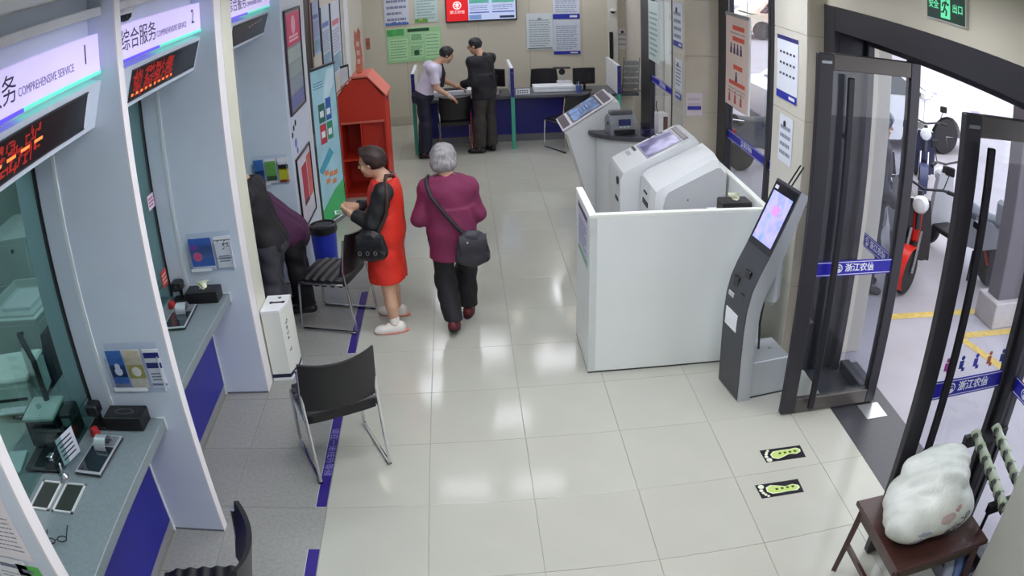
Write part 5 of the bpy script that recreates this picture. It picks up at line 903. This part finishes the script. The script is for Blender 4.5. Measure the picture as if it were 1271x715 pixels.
JR = dict(f=V3(-1, .12, 0), hf=unit(V3(-1, .22, -.20)), pel=V3(.03, 0, .80), neck=V3(.04, 0, 1.235), head=V3(-.05, .01, 1.362), hs=.98, shL=V3(.04, -.155, 1.165), shR=V3(.05, .155, 1.165), elL=V3(-.055, -.185, .935), elR=V3(-.05, .19, .94), wrL=V3(-.205, -.10, .985), wrR=V3(-.20, .10, .985), palmL=V3(0, .6, .4), palmR=V3(0, -.6, .4),
          hipL=V3(.02, -.07, .76), hipR=V3(.02, .07, .76), knL=V3(.005, -.12, .40), knR=V3(.01, .13, .40), anL=V3(.03, -.145, .088), anR=V3(.03, .155, .088), toeL=V3(-1, -.15, 0), toeR=V3(-1, .2, 0), girth=1.08, hairm=M('#2c1c17', .6))
pr_, gr_ = person('woman in sleeveless red dress over black sleeves, looking at a slip in her hands', (-.335, 2.875, 0), JR, d_red)
def bag(name, lab, loc, w, h, d, mat, tilt, strap, smat, buckles=False):
    t = thing(name, lab, 'bag', loc, tilt)
    soft('pouch', mat, t, [([Ell((0, 0, -h*.55), (w*.52, d*.5, h*.42)), Ell((0, 0, -h*.25), (w*.44, d*.42, h*.30)), Cap((-w*.36, 0, -h*.72), (w*.36, 0, -h*.72), d*.40)], 0, [((0, 0, -h), (0, 0, -1))])], .007, .04, .003, 60)
    fl_ = MB(); fl_.grid(lambda u, v: ((u-.5)*w*.86*(1-.12*v), -d*.5*math.sin(math.pi*min(1, .15+.6*v))-.004, -.02-h*.5*v), 8, 6, (0, .006, 0)); fl_.build('flap', mat, t, 60)
    MB().tube([Vector(q)-Vector(loc) if not tilt else Matrix.Rotation(-tilt, 3, 'Z') @ (Vector(q)-Vector(loc)) for q in strap], .015, 6).build('strap', smat, t)
    if buckles:
        for k in range(3): MB().tube([((-.3+.25*k)*w+.012*math.cos(a), -d*.5-.01, -h*.62+.016*math.sin(a)) for a in np.linspace(0, 6.283, 10)[:-1]], .003, 5, True).build('ring', CHROME, t)
    else: MB().lathe([(.008, 0), (.008, -.006)], (-w*.18, -d*.5, -h*.22), 10, 'y').build('clasp', CHROME, t)
    return t
bag('shoulder_bag', 'black leather shoulder bag with metal rings worn by the woman in red', (-.415, 2.625, .905), .24, .25, .10, M('#131217', .35, var=.1, bump=.2, bscale=60), -.15, [(-.39, 2.625, .84), (-.34, 2.632, .90), (-.275, 2.645, 1.02), (-.262, 2.642, 1.13), (-.265, 2.66, 1.20), (-.275, 2.715, 1.25), (-.27, 2.79, 1.275), (-.225, 2.87, 1.25), (-.19, 2.95, 1.13), (-.18, 2.95, 1.0)], M('#3a2520', .5), True)
sl_ = thing('paper_slip', 'white and green slip held by the woman in red', 'paper', (-.635, 2.885, .985), .2); bx('sheet', PAPER, sl_, (-.07, -.045, -.001), (.05, .045, .001)); bx('print_block', M('#5fb27a', .5), sl_, (-.06, -.035, .001), (-.02, .035, .0018))
# --- woman in maroon jacket walking away
def d_maroon(p, g, J):
    MR = M('#74224a', .75, var=.08, vscale=12, bump=.2, bscale=60); R = frame(J['f'])
    jk = soft('jacket', MR, p, [(g['torso'], .026, [(J['neck']+V3(0, 0, .01), (0, 0, 1))]), ([Tap(V3(0, .0, 1.0), V3(0, -.01, .592), (.170, .13), (.185, .145), R)], 0, []), ([Cap(J['shL'], J['elL'], .056, .050), Cap(J['elL'], J['wrL'], .050, .042)], .008, [(J['wrL'], unit(J['wrL']-J['elL']))]), ([Cap(J['shR'], J['elR'], .056, .050), Cap(J['elR'], J['wrR'], .050, .042)], .008, [(J['wrR'], unit(J['wrR']-J['elR']))])], .009, .04, .004, 26, kk=.028)
    soft('collar', MR, jk, [([Cap(J['neck']-V3(.05, .03, .01), J['neck']+V3(.05, -.03, -.01), .038)], 0, [])], .008, .02)
    BT = M('#14131a', .7, var=.1); soft('trousers', BT, p, [(g['legL']+[Cap(J['knL'], J['anL'], .062, .055)], .016, [(J['anL']+V3(0, 0, .0), (0, 0, -1))]), (g['legR']+[Cap(J['knR'], J['anR'], .062, .055)], .016, [(J['anR']+V3(0, 0, .0), (0, 0, -1))]), ([Ell(J['pel']-V3(0, 0, .03), (.165, .125, .12))], .01, [])], .009, .04, .005, 30)
    shoes(p, g, J, M('#5c141c', .6, var=.1), M('#1a1014', .6), .95)
    at_ = g['at']; H = g['H']; soft('hair', M('#8e8b8c', .6, var=.35, vscale=70, stretch=(1, 1, .15)), p, [([Ell(at_(0, -.012, .030), (.098, .108, .098), H), Ell(at_(0, -.045, -.035), (.092, .075, .075), H), Ell(at_(.055, -.01, -.03), (.04, .06, .06), H), Ell(at_(-.055, -.01, -.03), (.04, .06, .06), H)], 0, [(at_(0, .06, .05), unit(H[1]*.9-H[2]*.35)), (at_(0, 0, -.095), -H[2])])], .006, .03, .005, 80)
JM = dict(f=V3(.05, 1, 0), hf=unit(V3(-.05, 1, -.18)), pel=V3(-.01, 0, .80), neck=V3(-.025, .03, 1.225), head=V3(-.04, .065, 1.355), hs=1.0, shL=V3(-.165, .02, 1.14), shR=V3(.135, .02, 1.135), elL=V3(-.245, .0, .915), elR=V3(.20, .03, .915), wrL=V3(-.19, .20, .93), wrR=V3(.16, .22, .90), palmL=V3(.6, 0, -.4), palmR=V3(-.6, 0, -.4),
          hipL=V3(-.085, 0, .76), hipR=V3(.075, .0, .76), knL=V3(-.08, .01, .40), knR=V3(.085, .17, .40), anL=V3(-.035, -.13, .115), anR=V3(.085, .165, .088), toeL=V3(.1, 1, -.35), toeR=V3(.15, 1, 0), shoeupL=unit(V3(0, .33, .94)), girth=1.02, hairm=M('#6e6b6c', .6))
person('grey haired woman in maroon jacket walking away', (.20, 2.80, 0), JM, d_maroon)
bag('shoulder_bag', 'dark grey shoulder bag hanging at the side of the woman in maroon', (.345, 2.625, .85), .24, .29, .10, M('#2b2a33', .5, var=.1, bump=.15, bscale=80), .15, [(.30, 2.63, .82), (.22, 2.638, .91), (.13, 2.642, 1.03), (.06, 2.658, 1.13), (.035, 2.705, 1.20), (.03, 2.76, 1.235), (.04, 2.86, 1.23), (.06, 2.95, 1.12), (.16, 2.97, .98)], M('#1d1b22', .6))
# --- clerk in white shirt leaning over the chair
def d_clerk(p, g, J):
    SH = M('#cfc8dc', .7, var=.04, vscale=14, bump=.15, bscale=50); R = frame(J['f']); sp = unit(J['neck']-J['pel']); n = lambda S: unit(J['el'+S]-J['sh'+S])
    sh = soft('shirt', SH, p, [(g['torso'], .020, [(J['neck']+sp*.01, sp), (J['pel']+sp*.03, -sp)]), ([Cap(J['shL'], J['elL'], .062, .066)], .006, [(J['shL']*.22+J['elL']*.78, n('L'))]), ([Cap(J['shR'], J['elR'], .062, .066)], .006, [(J['shR']*.22+J['elR']*.78, n('R'))])], .009, .045, .005, 34, kk=.03)
    fd = V3(.2, 0, 0); pts = [J['neck']+V3(.075, .012, -.02), J['neck']*.7+J['pel']*.3+V3(.16, .02, -.02), J['neck']*.5+J['pel']*.5+V3(.17, .02, -.1)]
    soft('tie', M('#1c1a26', .6), p, [([Cap(pts[0], pts[1], .016, .024), Cap(pts[1], pts[2], .024, .03)], 0, [])], .007, .01)
    soft('trousers', M('#14142c', .75, var=.08), p, [(g['legL']+[Cap(J['knL'], J['anL'], .066, .062)], .016, [(J['anL'], (0, 0, -1))]), (g['legR']+[Cap(J['knR'], J['anR'], .066, .062)], .016, [(J['anR'], (0, 0, -1))]), ([Ell(J['pel']-V3(0, 0, .02), (.15, .16, .11))], .008, [(J['pel']+sp*.06, sp)])], .010, .04, .005, 30)
    shoes(p, g, J, M('#0f0f12', .3)); short_hair(p, g, M('#141216', .5, var=.2), .014, -.045, .058); soft('wrist_watch', M('#c9c9cc', .3, .6), p, [([Cap(J['wrR']-unit(J['wrR']-J['elR'])*.03, J['wrR']-unit(J['wrR']-J['elR'])*.015, .033)], 0, [])], .006, .01)
JC = dict(f=V3(.95, .25, 0), hf=unit(V3(.88, .22, -.42)), pel=V3(-.0, 0, .90), neck=V3(.215, .04, 1.335), head=V3(.355, .05, 1.455), shR=V3(.165, -.14, 1.285), shL=V3(.10, .185, 1.29), elR=V3(.205, -.175, 1.02), wrR=V3(.385, -.115, .875), elL=V3(.30, .25, 1.05), wrL=V3(.49, .22, .955), palmR=V3(0, 0, -1), palmL=V3(0, 0, -1),
          hipL=V3(-.0, .09, .86), hipR=V3(-.0, -.09, .86), knL=V3(.03, .11, .46), knR=V3(.01, -.10, .46), anL=V3(-.0, .12, .088), anR=V3(-.02, -.10, .088), toeL=V3(1, .3, 0), toeR=V3(1, -.1, 0), vox=.0085, hairm=BLACK, girth=.95)
person('clerk in white short sleeved shirt leaning over a chair at the blue desk', (-.225, 7.92, 0), JC, d_clerk)
# --- man in dark jacket at the desk
def d_man(p, g, J):
    JK = M('#15141b', .7, var=.1, vscale=12, bump=.15, bscale=50); R = frame(J['f'])
    jk = soft('jacket', JK, p, [(g['torso'], .030, [(J['neck']+V3(0, 0, .0), (0, 0, 1))]), ([Tap(V3(.02, -.01, 1.15), V3(.02, -.02, .80), (.19, .15), (.195, .155), R)], 0, []), ([Cap(J['shL'], J['elL'], .066, .060), Cap(J['elL'], J['wrL'], .060, .048)], .006, [(J['wrL'], unit(J['wrL']-J['elL']))]), ([Cap(J['shR'], J['elR'], .066, .060), Cap(J['elR'], J['wrR'], .060, .048)], .006, [(J['wrR'], unit(J['wrR']-J['elR']))])], .010, .05, .006, 26, kk=.035)
    soft('collar', JK, jk, [([Cap(J['neck']+V3(-.04, .03, .0), J['neck']+V3(.05, -.02, .0), .045)], 0, [])], .008, .02)
    soft('trousers', M('#37312f', .8, var=.08), p, [(g['legL']+[Cap(J['knL'], J['anL'], .070, .068)], .018, [(J['anL'], (0, 0, -1))]), (g['legR']+[Cap(J['knR'], J['anR'], .070, .068)], .018, [(J['anR'], (0, 0, -1))]), ([Ell(J['pel']-V3(0, 0, .03), (.16, .15, .13))], .008, [])], .010, .04, .006, 28)
    shoes(p, g, J, M('#0f0e11', .35)); short_hair(p, g, M('#141217', .5, var=.2), .012, -.05, .055); at_ = g['at']
    gl = MB()
    for sx in (-1, 1): gl.tube([at_(sx*.034+.024*math.cos(a), .096, .006+.018*math.sin(a)) for a in np.linspace(0, 6.283, 12)[:-1]], .003, 5, True); gl.tube([at_(sx*.058, .094, .008), at_(sx*.076, .01, .008)], .003, 5)
    gl.tube([at_(-.01, .1, .008), at_(.01, .1, .008)], .003, 5); gl.build('glasses', BLACK, p)
JN = dict(f=V3(-.80, .6, 0), hf=unit(V3(-.88, .38, -.28)), pel=V3(.03, 0, .92), neck=V3(-.005, .0, 1.42), head=V3(-.075, .03, 1.555), shL=V3(-.13, -.155, 1.355), shR=V3(.125, .145, 1.355), elL=V3(-.12, -.165, 1.06), wrL=V3(-.275, -.03, 1.02), elR=V3(.06, .25, 1.07), wrR=V3(-.12, .28, 1.03), palmL=V3(.2, .3, -.8), palmR=V3(0, 0, -1), flat=True,
          hipL=V3(-.03, -.08, .88), hipR=V3(.08, .08, .88), knL=V3(-.06, -.08, .47), knR=V3(.09, .09, .47), anL=V3(-.07, -.05, .088), anR=V3(.10, .06, .088), toeL=V3(-.95, .1, 0), toeR=V3(-.5, .8, 0), vox=.0085, girth=1.05, hairm=BLACK)
person('man with glasses in dark jacket and brown trousers standing at the blue desk', (.61, 7.98, 0), JN, d_man)
# --- two customers bent over counter three
def d_bent(jc, tc, sc, hair):
    def f(p, g, J):
        JK = M(jc, .75, var=.1, vscale=12, bump=.15, bscale=50); sp = unit(J['neck']-J['pel'])
        jk = soft('jacket', JK, p, [(g['torso'], .024, [(J['neck']+sp*.01, sp), (J['pel']-V3(0, 0, .12), (0, 0, -1))]), ([Ell(J['pel']+V3(.0, 0, -.02), (.145, .17, .13))], .010, [(J['pel']-V3(0, 0, .13), (0, 0, -1))]), ([Cap(J['shL'], J['elL'], .066, .058), Cap(J['elL'], J['wrL'], .058, .046)], .006, [(J['wrL'], unit(J['wrL']-J['elL']))]), ([Cap(J['shR'], J['elR'], .066, .058), Cap(J['elR'], J['wrR'], .058, .046)], .006, [(J['wrR'], unit(J['wrR']-J['elR']))])], .010, .06, .006, 26, kk=.04)
        soft('collar', M('#8fa3a8' if jc.startswith('#17') else jc, .7), jk, [([Cap(J['neck']+V3(-.02, .05, .0), J['neck']+V3(-.02, -.05, .0), .050)], 0, [])], .008, .02)
        soft('trousers', M(tc, .8, var=.12, vscale=20), p, [(g['legL']+[Cap(J['knL'], J['anL'], .066, .062)], .018, [(J['anL'], (0, 0, -1))]), (g['legR']+[Cap(J['knR'], J['anR'], .066, .062)], .018, [(J['anR'], (0, 0, -1))]), ([Ell(J['pel']-V3(0, 0, .04), (.15, .165, .12))], .008, [])], .010, .04, .007, 32)
        shoes(p, g, J, M(sc, .4), M('#8d8a8c', .6)); short_hair(p, g, hair, .016, -.05, .05)
    return f
J1 = dict(f=V3(-1, .05, 0), hf=unit(V3(-.8, 0, -.6)), pel=V3(.02, 0, .86), neck=V3(-.12, .0, 1.34), head=V3(-.235, .0, 1.42), shL=V3(-.085, -.17, 1.25), shR=V3(-.085, .17, 1.25), elL=V3(-.12, -.19, .99), elR=V3(-.13, .2, .99), wrL=V3(-.29, -.12, .90), wrR=V3(-.30, .10, .90),
          hipL=V3(.03, -.09, .82), hipR=V3(.03, .09, .82), knL=V3(.0, -.10, .45), knR=V3(-.02, .10, .45), anL=V3(.04, -.10, .088), anR=V3(.0, .13, .088), toeL=V3(-1, -.1, 0), toeR=V3(-1, .15, 0), vox=.0085, girth=.98, hairm=M('#77777a', .6))
person('customer in black jacket and grey trousers bending over counter three', (-1.26, 2.76, 0), J1, d_bent('#17151a', '#3a3a42', '#17161a', M('#8a8a8e', .6, var=.3)))
J2 = dict(f=V3(-1, -.1, 0), hf=unit(V3(-.85, -.1, -.5)), pel=V3(.02, 0, .72), neck=V3(-.275, -.02, 1.02), head=V3(-.40, -.03, 1.075), hs=.96, shL=V3(-.215, -.16, .965), shR=V3(-.215, .15, .965), elL=V3(-.30, -.19, .88), elR=V3(-.30, .18, .88), wrL=V3(-.44, -.12, .875), wrR=V3(-.44, .10, .875),
          hipL=V3(.02, -.085, .68), hipR=V3(.02, .085, .68), knL=V3(.05, -.08, .38), knR=V3(.02, .10, .38), anL=V3(.08, -.06, .088), anR=V3(.0, .12, .088), toeL=V3(-1, -.1, 0), toeR=V3(-1, .1, 0), vox=.0085, girth=1.08, hairm=M('#3a3638', .6))
person('customer in dark purple jacket bending over counter three', (-1.185, 3.225, 0), J2, d_bent('#481a42', '#15141a', '#141318', M('#3a3638', .6, var=.3)))
# ================================================================== OUTSIDE
GZ = -.02
oc_ = struct('wall_outside_pillar', MB().box((5.03, 2.02, GZ), (5.75, 2.22, 4.2), .01), M('#5d565e', .5, var=.06)); oc_['label'] = 'dark column of the porch outside the entrance'
bx('plinth', M('#b3aeb0', .7, var=.08, vscale=8), oc_, (4.96, 1.95, GZ), (5.82, 2.29, .24), .01)
fp_ = struct('wall_outside_pilaster', MB().box((3.11, 1.90, GZ), (3.33, 2.40, 4.2), .006), M('#c9c2b6', .5, var=.04)); fp_['label'] = 'pale facade pilaster outside the side light'
struct('wall_outside_facade', MB().box((3.10, 8.26, GZ), (3.4, 30, 5)), M('#c4bdb2', .6, var=.04)); struct('wall_outside_facade', MB().box((3.11, -8, GZ), (3.4, -1.05, 5)), M('#c4bdb2', .6, var=.04))
def moped(x, y, head, lab, body, accent, seatc, trunk=None, steer=0.):
    t = thing('moped', lab, 'moped', (x, y, GZ), head, 'mopeds outside'); B = M(body, .3, var=.05, coat=.3); A = M(accent, .35, var=.05); RB = M('#141317', .7, var=.1); MT = M('#3a3a40', .4, .6)
    SR = Matrix.Translation((0, .46, 0)) @ Matrix.Rotation(math.radians(steer), 4, 'Z') @ Matrix.Translation((0, -.46, 0)); I4 = Matrix.Identity(4)
    def wheel(yy, nm):
        q = SR if yy > 0 else I4
        w = MB().lathe([(.165, -.045), (.215, -.04), (.225, 0), (.215, .04), (.165, .045)], (0, yy, .225), 22, 'x').xf(q).build(nm, RB, t); MB().lathe([(.165, -.03), (.15, -.02), (.05, -.012), (.04, -.04), (.04, .04), (.05, .012), (.15, .02), (.165, .03)], (0, yy, .225), 18, 'x').xf(q).build('rim', MT, w)
    wheel(.60, 'front_wheel'); wheel(-.58, 'rear_wheel')
    for s in (-1, 1): MB().tube([(s*.065, .60, .225), (s*.06, .48, .62)], .018, 8).xf(SR).build('fork', M('#c9cace', .2, .9), t)
    m = MB(); m.grid(lambda u, v: ((v-.5)*.13, .60+.245*math.cos(-.5+2.6*u), .225+.245*math.sin(-.5+2.6*u)), 12, 3, (0, 0, .008)); m.xf(SR).build('front_fender', A, t, 60)
    MB().tube([(0, .48, .62), (0, .40, .98)], .03, 8).build('steering_tube', MT, t); MB().tube([(-.34, .30, 1.02), (-.20, .36, 1.04), (0, .40, 1.0), (.20, .36, 1.04), (.34, .30, 1.02)], .014, 8).xf(SR).build('handlebar', MT, t)
    for s in (-1, 1): MB().tube([(s*.34, .30, 1.02), (s*.24, .345, 1.035)], .021, 8).xf(SR).build('grip', RB, t); MB().tube([(s*.20, .36, 1.04), (s*.26, .38, 1.22)], .006, 6).xf(SR).build('mirror_stem', MT, t); MB().box((s*.26-.055, .365, 1.20), (s*.26+.055, .39, 1.29), .012).xf(SR).build('mirror', RB, t)
    MB().lathe([(.085, -.05), (.09, 0), (.07, .04), (.02, .055)], (0, .47, .86), 16, 'y').xf(SR).build('headlight', M('#d6d9e0', .15), t)
    MB().prism([(-.19, .30), (.19, .30), (.17, .62), (.12, .90), (-.12, .90), (-.17, .62)], .36, .42, 'y').build('leg_shield', B, t, 30); MB().box((-.045, .405, .48), (.045, .455, .80), .02).build('front_panel', A, t, 60); MB().box((-.15, -.20, .27), (.15, .38, .33), .012).build('footboard', RB, t)
    MB().prism([(-.80, .62), (-.78, .50), (-.45, .34), (-.15, .30), (-.12, .66), (-.60, .70)], -.13, .13, 'x').build('rear_cowl', B, t, 30)
    m = MB(); m.grid(lambda u, v: ((u-.5)*.27*(1-.25*v*v), -.10-.62*v, .70+.05*math.sin(math.pi*u)+.05*v*v-.02*math.sin(math.pi*v)), 8, 10, (0, 0, -.06)); m.build('seat', M(seatc, .5, var=.1), t, 60)
    MB().box((-.11, -.83, .52), (.11, -.78, .62), .012).build('tail_light', M('#c8201c', .25, emit=.1), t); MB().tube([(-.10, -.62, .72), (-.11, -.85, .76), (.11, -.85, .76), (.10, -.62, .72)], .010, 6).build('grab_rail', M('#c9cace', .2, .9), t); MB().tube([(-.10, -.35, .30), (-.20, -.42, .0)], .012, 6).build('kickstand', MT, t); bx('number_plate', M('#dfe2e8', .4), t, (-.08, -.845, .40), (.08, -.835, .50)); MB().tube([(-.05, -.58, .225), (-.10, -.45, .55)], .02, 8).build('shock', M('#b03028', .4), t)
    if trunk: MB().box((-.20, -1.02, .74), (.20, -.66, 1.0), .04).build('top_box', M(trunk, .35), t, 60); MB().box((-.15, -1.03, .78), (.15, -1.015, .86), .006).build('reflector', M('#c8201c', .3), t)
    return t
hd = lambda dx, dy: math.atan2(-dx, dy)
moped(4.64, 3.34, hd(-.38, -.92), 'red and black electric moped with red front fender outside the door', '#1b1a20', '#d8281e', '#1a191d', steer=-34); moped(5.50, 3.42, hd(-.14, .99), 'silver grey scooter with rear top box and red tail light outside', '#a9adb6', '#b8bcc4', '#5a6070', '#8d949e')
moped(5.25, 5.0, hd(-.45, -.9), 'black and white moped behind the red one outside', '#26262e', '#d6d8e0', '#b9bcc8'); moped(4.55, 6.9, hd(.95, .3), 'dark grey moped outside the window near the door', '#4c4d55', '#6a6b72', '#1d1d22'); moped(4.25, 8.9, hd(.1, 1), 'white and violet moped farther along outside the window', '#c6c4dc', '#6a62a8', '#26242e')
moped(6.7, 6.1, hd(-.5, -.85), 'dark blue moped in front of the white car', '#2a2f4c', '#3a4064', '#1b1b22')
moped(4.35, 5.0, hd(-.35, -.94), 'black and red moped behind the helmeted person', '#23222a', '#b8342c', '#1a191d')
def car(x, y, head, lab, col):
    t = thing('car', lab, 'car', (x, y, GZ), head, 'parked cars'); B = M(col, .2, var=.02, coat=.6); GLS = M('#2a3038', .08); hw = .88
    low = [(-2.2, .28), (-2.25, .60), (-2.18, .86), (-1.4, .96), (1.0, .96), (1.9, .86), (2.22, .70), (2.25, .45), (2.15, .26)]
    arch = lambda c: [(c+.40*math.cos(a), .30+.40*math.sin(a)) for a in np.linspace(0, math.pi, 9)]
    poly = [(-2.2, .28), (-2.25, .60), (-2.18, .86), (-1.4, .97), (.95, .97), (1.85, .87), (2.2, .70), (2.25, .45), (2.15, .26)]+arch(1.32)+[(.92, .24), (-.95, .24)]+arch(-1.35)
    poly = [p for p in poly]
    MB().prism(poly, -hw, hw, 'y').build('lower_body', B, t, 25)
    a = [(-1.75, .95), (-1.15, 1.40), (.15, 1.42), (1.05, .95)]; n = 4
    m = MB(); m.add([(p[0], -hw+.05, p[1]) if p[1] < 1 else (p[0], -hw+.22, p[1]) for p in a]+[(p[0], hw-.05, p[1]) if p[1] < 1 else (p[0], hw-.22, p[1]) for p in a], [(0, 1, 2, 3), (7, 6, 5, 4), (0, 4, 5, 1), (1, 5, 6, 2), (2, 6, 7, 3)]); m.build('cabin', B, t, 25)
    for s in (-1, 1):
        for x0, x1, x2, x3 in ((-1.45, -1.05, -.40, -.36), (-.30, -.34, .10, .78)):
            y0, y1 = s*(hw-.043), s*(hw-.20); q = MB(); q.add([(x0, y0, 1.0), (x3, y0, 1.0), (x2, y1, 1.37), (x1, y1, 1.37)], [(0, 1, 2, 3) if s < 0 else (3, 2, 1, 0)]); q.build('side_window', GLS, t, 0)
        for c in (1.32, -1.35):
            w = MB().lathe([(.22, -.10), (.31, -.095), (.33, -.05), (.33, .05), (.31, .095), (.22, .10)], (c, s*(hw-.09), .33), 26, 'y').build('wheel', M('#1b1a1f', .7), t); MB().lathe([(.23, .0), (.23, s*.07), (.06, s*.075), (.05, s*.09), (.001, s*.092)], (c, s*(hw-.09), .33), 24, 'y').build('hub', M('#8d8f96', .3, .8), w)
            for k in range(5):
                an = 2*math.pi*k/5; MB().tube([(c, s*(hw-.015), .33), (c+.215*math.cos(an), s*(hw-.018), .33+.215*math.sin(an))], .028, 5).build('spoke', M('#d0d2d8', .25, .8), w)
        MB().box((1.95, s*hw*.98-(.28 if s > 0 else 0), .68), (2.245, s*hw*.98+(.28 if s < 0 else 0), .84), .03).build('headlight', M('#8d8fae', .1), t, 60); MB().box((-2.245, s*hw*.98-(.3 if s > 0 else 0), .70), (-2.05, s*hw*.98+(.3 if s < 0 else 0), .86), .03).build('tail_light', M('#b0302a', .2), t); MB().box((.62, s*(hw+.04)-.07, .98), (.80, s*(hw+.04)+.07, 1.10), .02).build('mirror', B, t); bx('door_handle', CHROME, t, (-.5, s*hw-.012, .80), (-.32, s*hw+.012, .83))
        for dx in (-.36, .72): bx('door_seam', M('#77777c', .5), t, (dx-.004, s*hw-.002, .34), (dx+.004, s*hw+.002, .96))
    m = MB(); m.add([(1.08, -hw+.08, .97), (1.08, hw-.08, .97), (.20, hw-.24, 1.40), (.20, -hw+.24, 1.40)], [(0, 1, 2, 3)]); m.build('windscreen', GLS, t, 0); bx('grille', BLACK, t, (2.22, -.4, .46), (2.262, .4, .66), .01); bx('number_plate', M('#2b4a9c', .4), t, (2.262, -.22, .40), (2.272, .22, .52)); bx('rear_bumper', M('#9a9aa0', .4), t, (-2.27, -.8, .30), (-2.2, .8, .46), .02); bx('front_bumper', M('#9a9aa0', .4), t, (2.2, -.8, .26), (2.275, .8, .40), .02)
car(7.12, 8.60, 0.05, 'white car parked outside with its front wheel showing', '#e6e6ea'); car(12.1, 23.2, 0.0, 'cream car farther off seen through the window near the door', '#d8cdb8')
# --- helmeted person outside behind the glass door
def d_out(p, g, J):
    JK = M('#2a2b33', .7, var=.1); soft('jacket', JK, p, [(g['torso'], .03, [(J['neck'], (0, 0, 1))]), ([Cap(J['shL'], J['elL'], .066, .06), Cap(J['elL'], J['wrL'], .06, .048)], .004, []), ([Cap(J['shR'], J['elR'], .066, .06), Cap(J['elR'], J['wrR'], .06, .048)], .004, [])], .011, .05, .006, 26)
    soft('trousers', M('#22222a', .8), p, [(g['legL']+[Cap(J['knL'], J['anL'], .066, .062)], .016, []), (g['legR']+[Cap(J['knR'], J['anR'], .066, .062)], .016, []), ([Ell(J['pel'], (.16, .14, .13))], .008, [])], .011, .04); shoes(p, g, J, BLACK)
    at_ = g['at']; H = g['H']; soft('helmet', M('#2b3350', .2, coat=.5), p, [([Ell(at_(0, -.005, .035), (.118, .135, .12), H)], 0, [(at_(0, .09, .03), unit(H[1]*.8-H[2]*.5)), (at_(0, 0, -.05), -H[2])])], .008, .02)
JO = dict(f=V3(.9, -.4, 0), hf=V3(.9, -.4, 0), pel=V3(0, 0, .86), neck=V3(0, 0, 1.34), head=V3(.01, 0, 1.475), shL=V3(.06, .155, 1.27), shR=V3(-.06, -.155, 1.27), elL=V3(.10, .20, 1.0), elR=V3(-.08, -.21, 1.0), wrL=V3(.22, .13, .88), wrR=V3(.10, -.22, .86), hipL=V3(.03, .08, .82), hipR=V3(-.03, -.08, .82), knL=V3(.05, .09, .44), knR=V3(-.02, -.10, .44), anL=V3(.03, .10, .088), anR=V3(-.04, -.10, .088), toeL=V3(1, -.3, 0), toeR=V3(1, -.5, 0), vox=.010)
_po, _ = person('person in dark jacket and helmet seen through the open glass door', (3.95, 3.02, GZ), JO, d_out)
_po.scale = (1.07, 1.07, 1.07)
# ================================================================== lettering to meshes
bpy.context.view_layer.update(); _dg = bpy.context.evaluated_depsgraph_get()
for o in [o for o in COL.objects if o.type == 'FONT']:
    me = bpy.data.meshes.new_from_object(o.evaluated_get(_dg)); mt = o.data.materials[0]; me.materials.clear(); me.materials.append(mt)
    n = bpy.data.objects.new('lettering', me); COL.objects.link(n); n.parent = o.parent; n.matrix_basis = o.matrix_basis.copy(); n['kind'] = 'stuff'; nm = o.name; bpy.data.objects.remove(o); n.name = nm
for o in COL.objects:
    if o.type == 'MESH' and o.parent is not None and o.name.split('.')[0] in ('led_dashes', 'led_text', 'print', 'cover_flowers', 'cover_text', 'cover_emblem', 'menu_text', 'menu_lines', 'header_text', 'sticker_print', 'logo_mark', 'emblem', 'running_figure', 'portrait', 'pictogram', 'glasses'): o['kind'] = 'stuff'
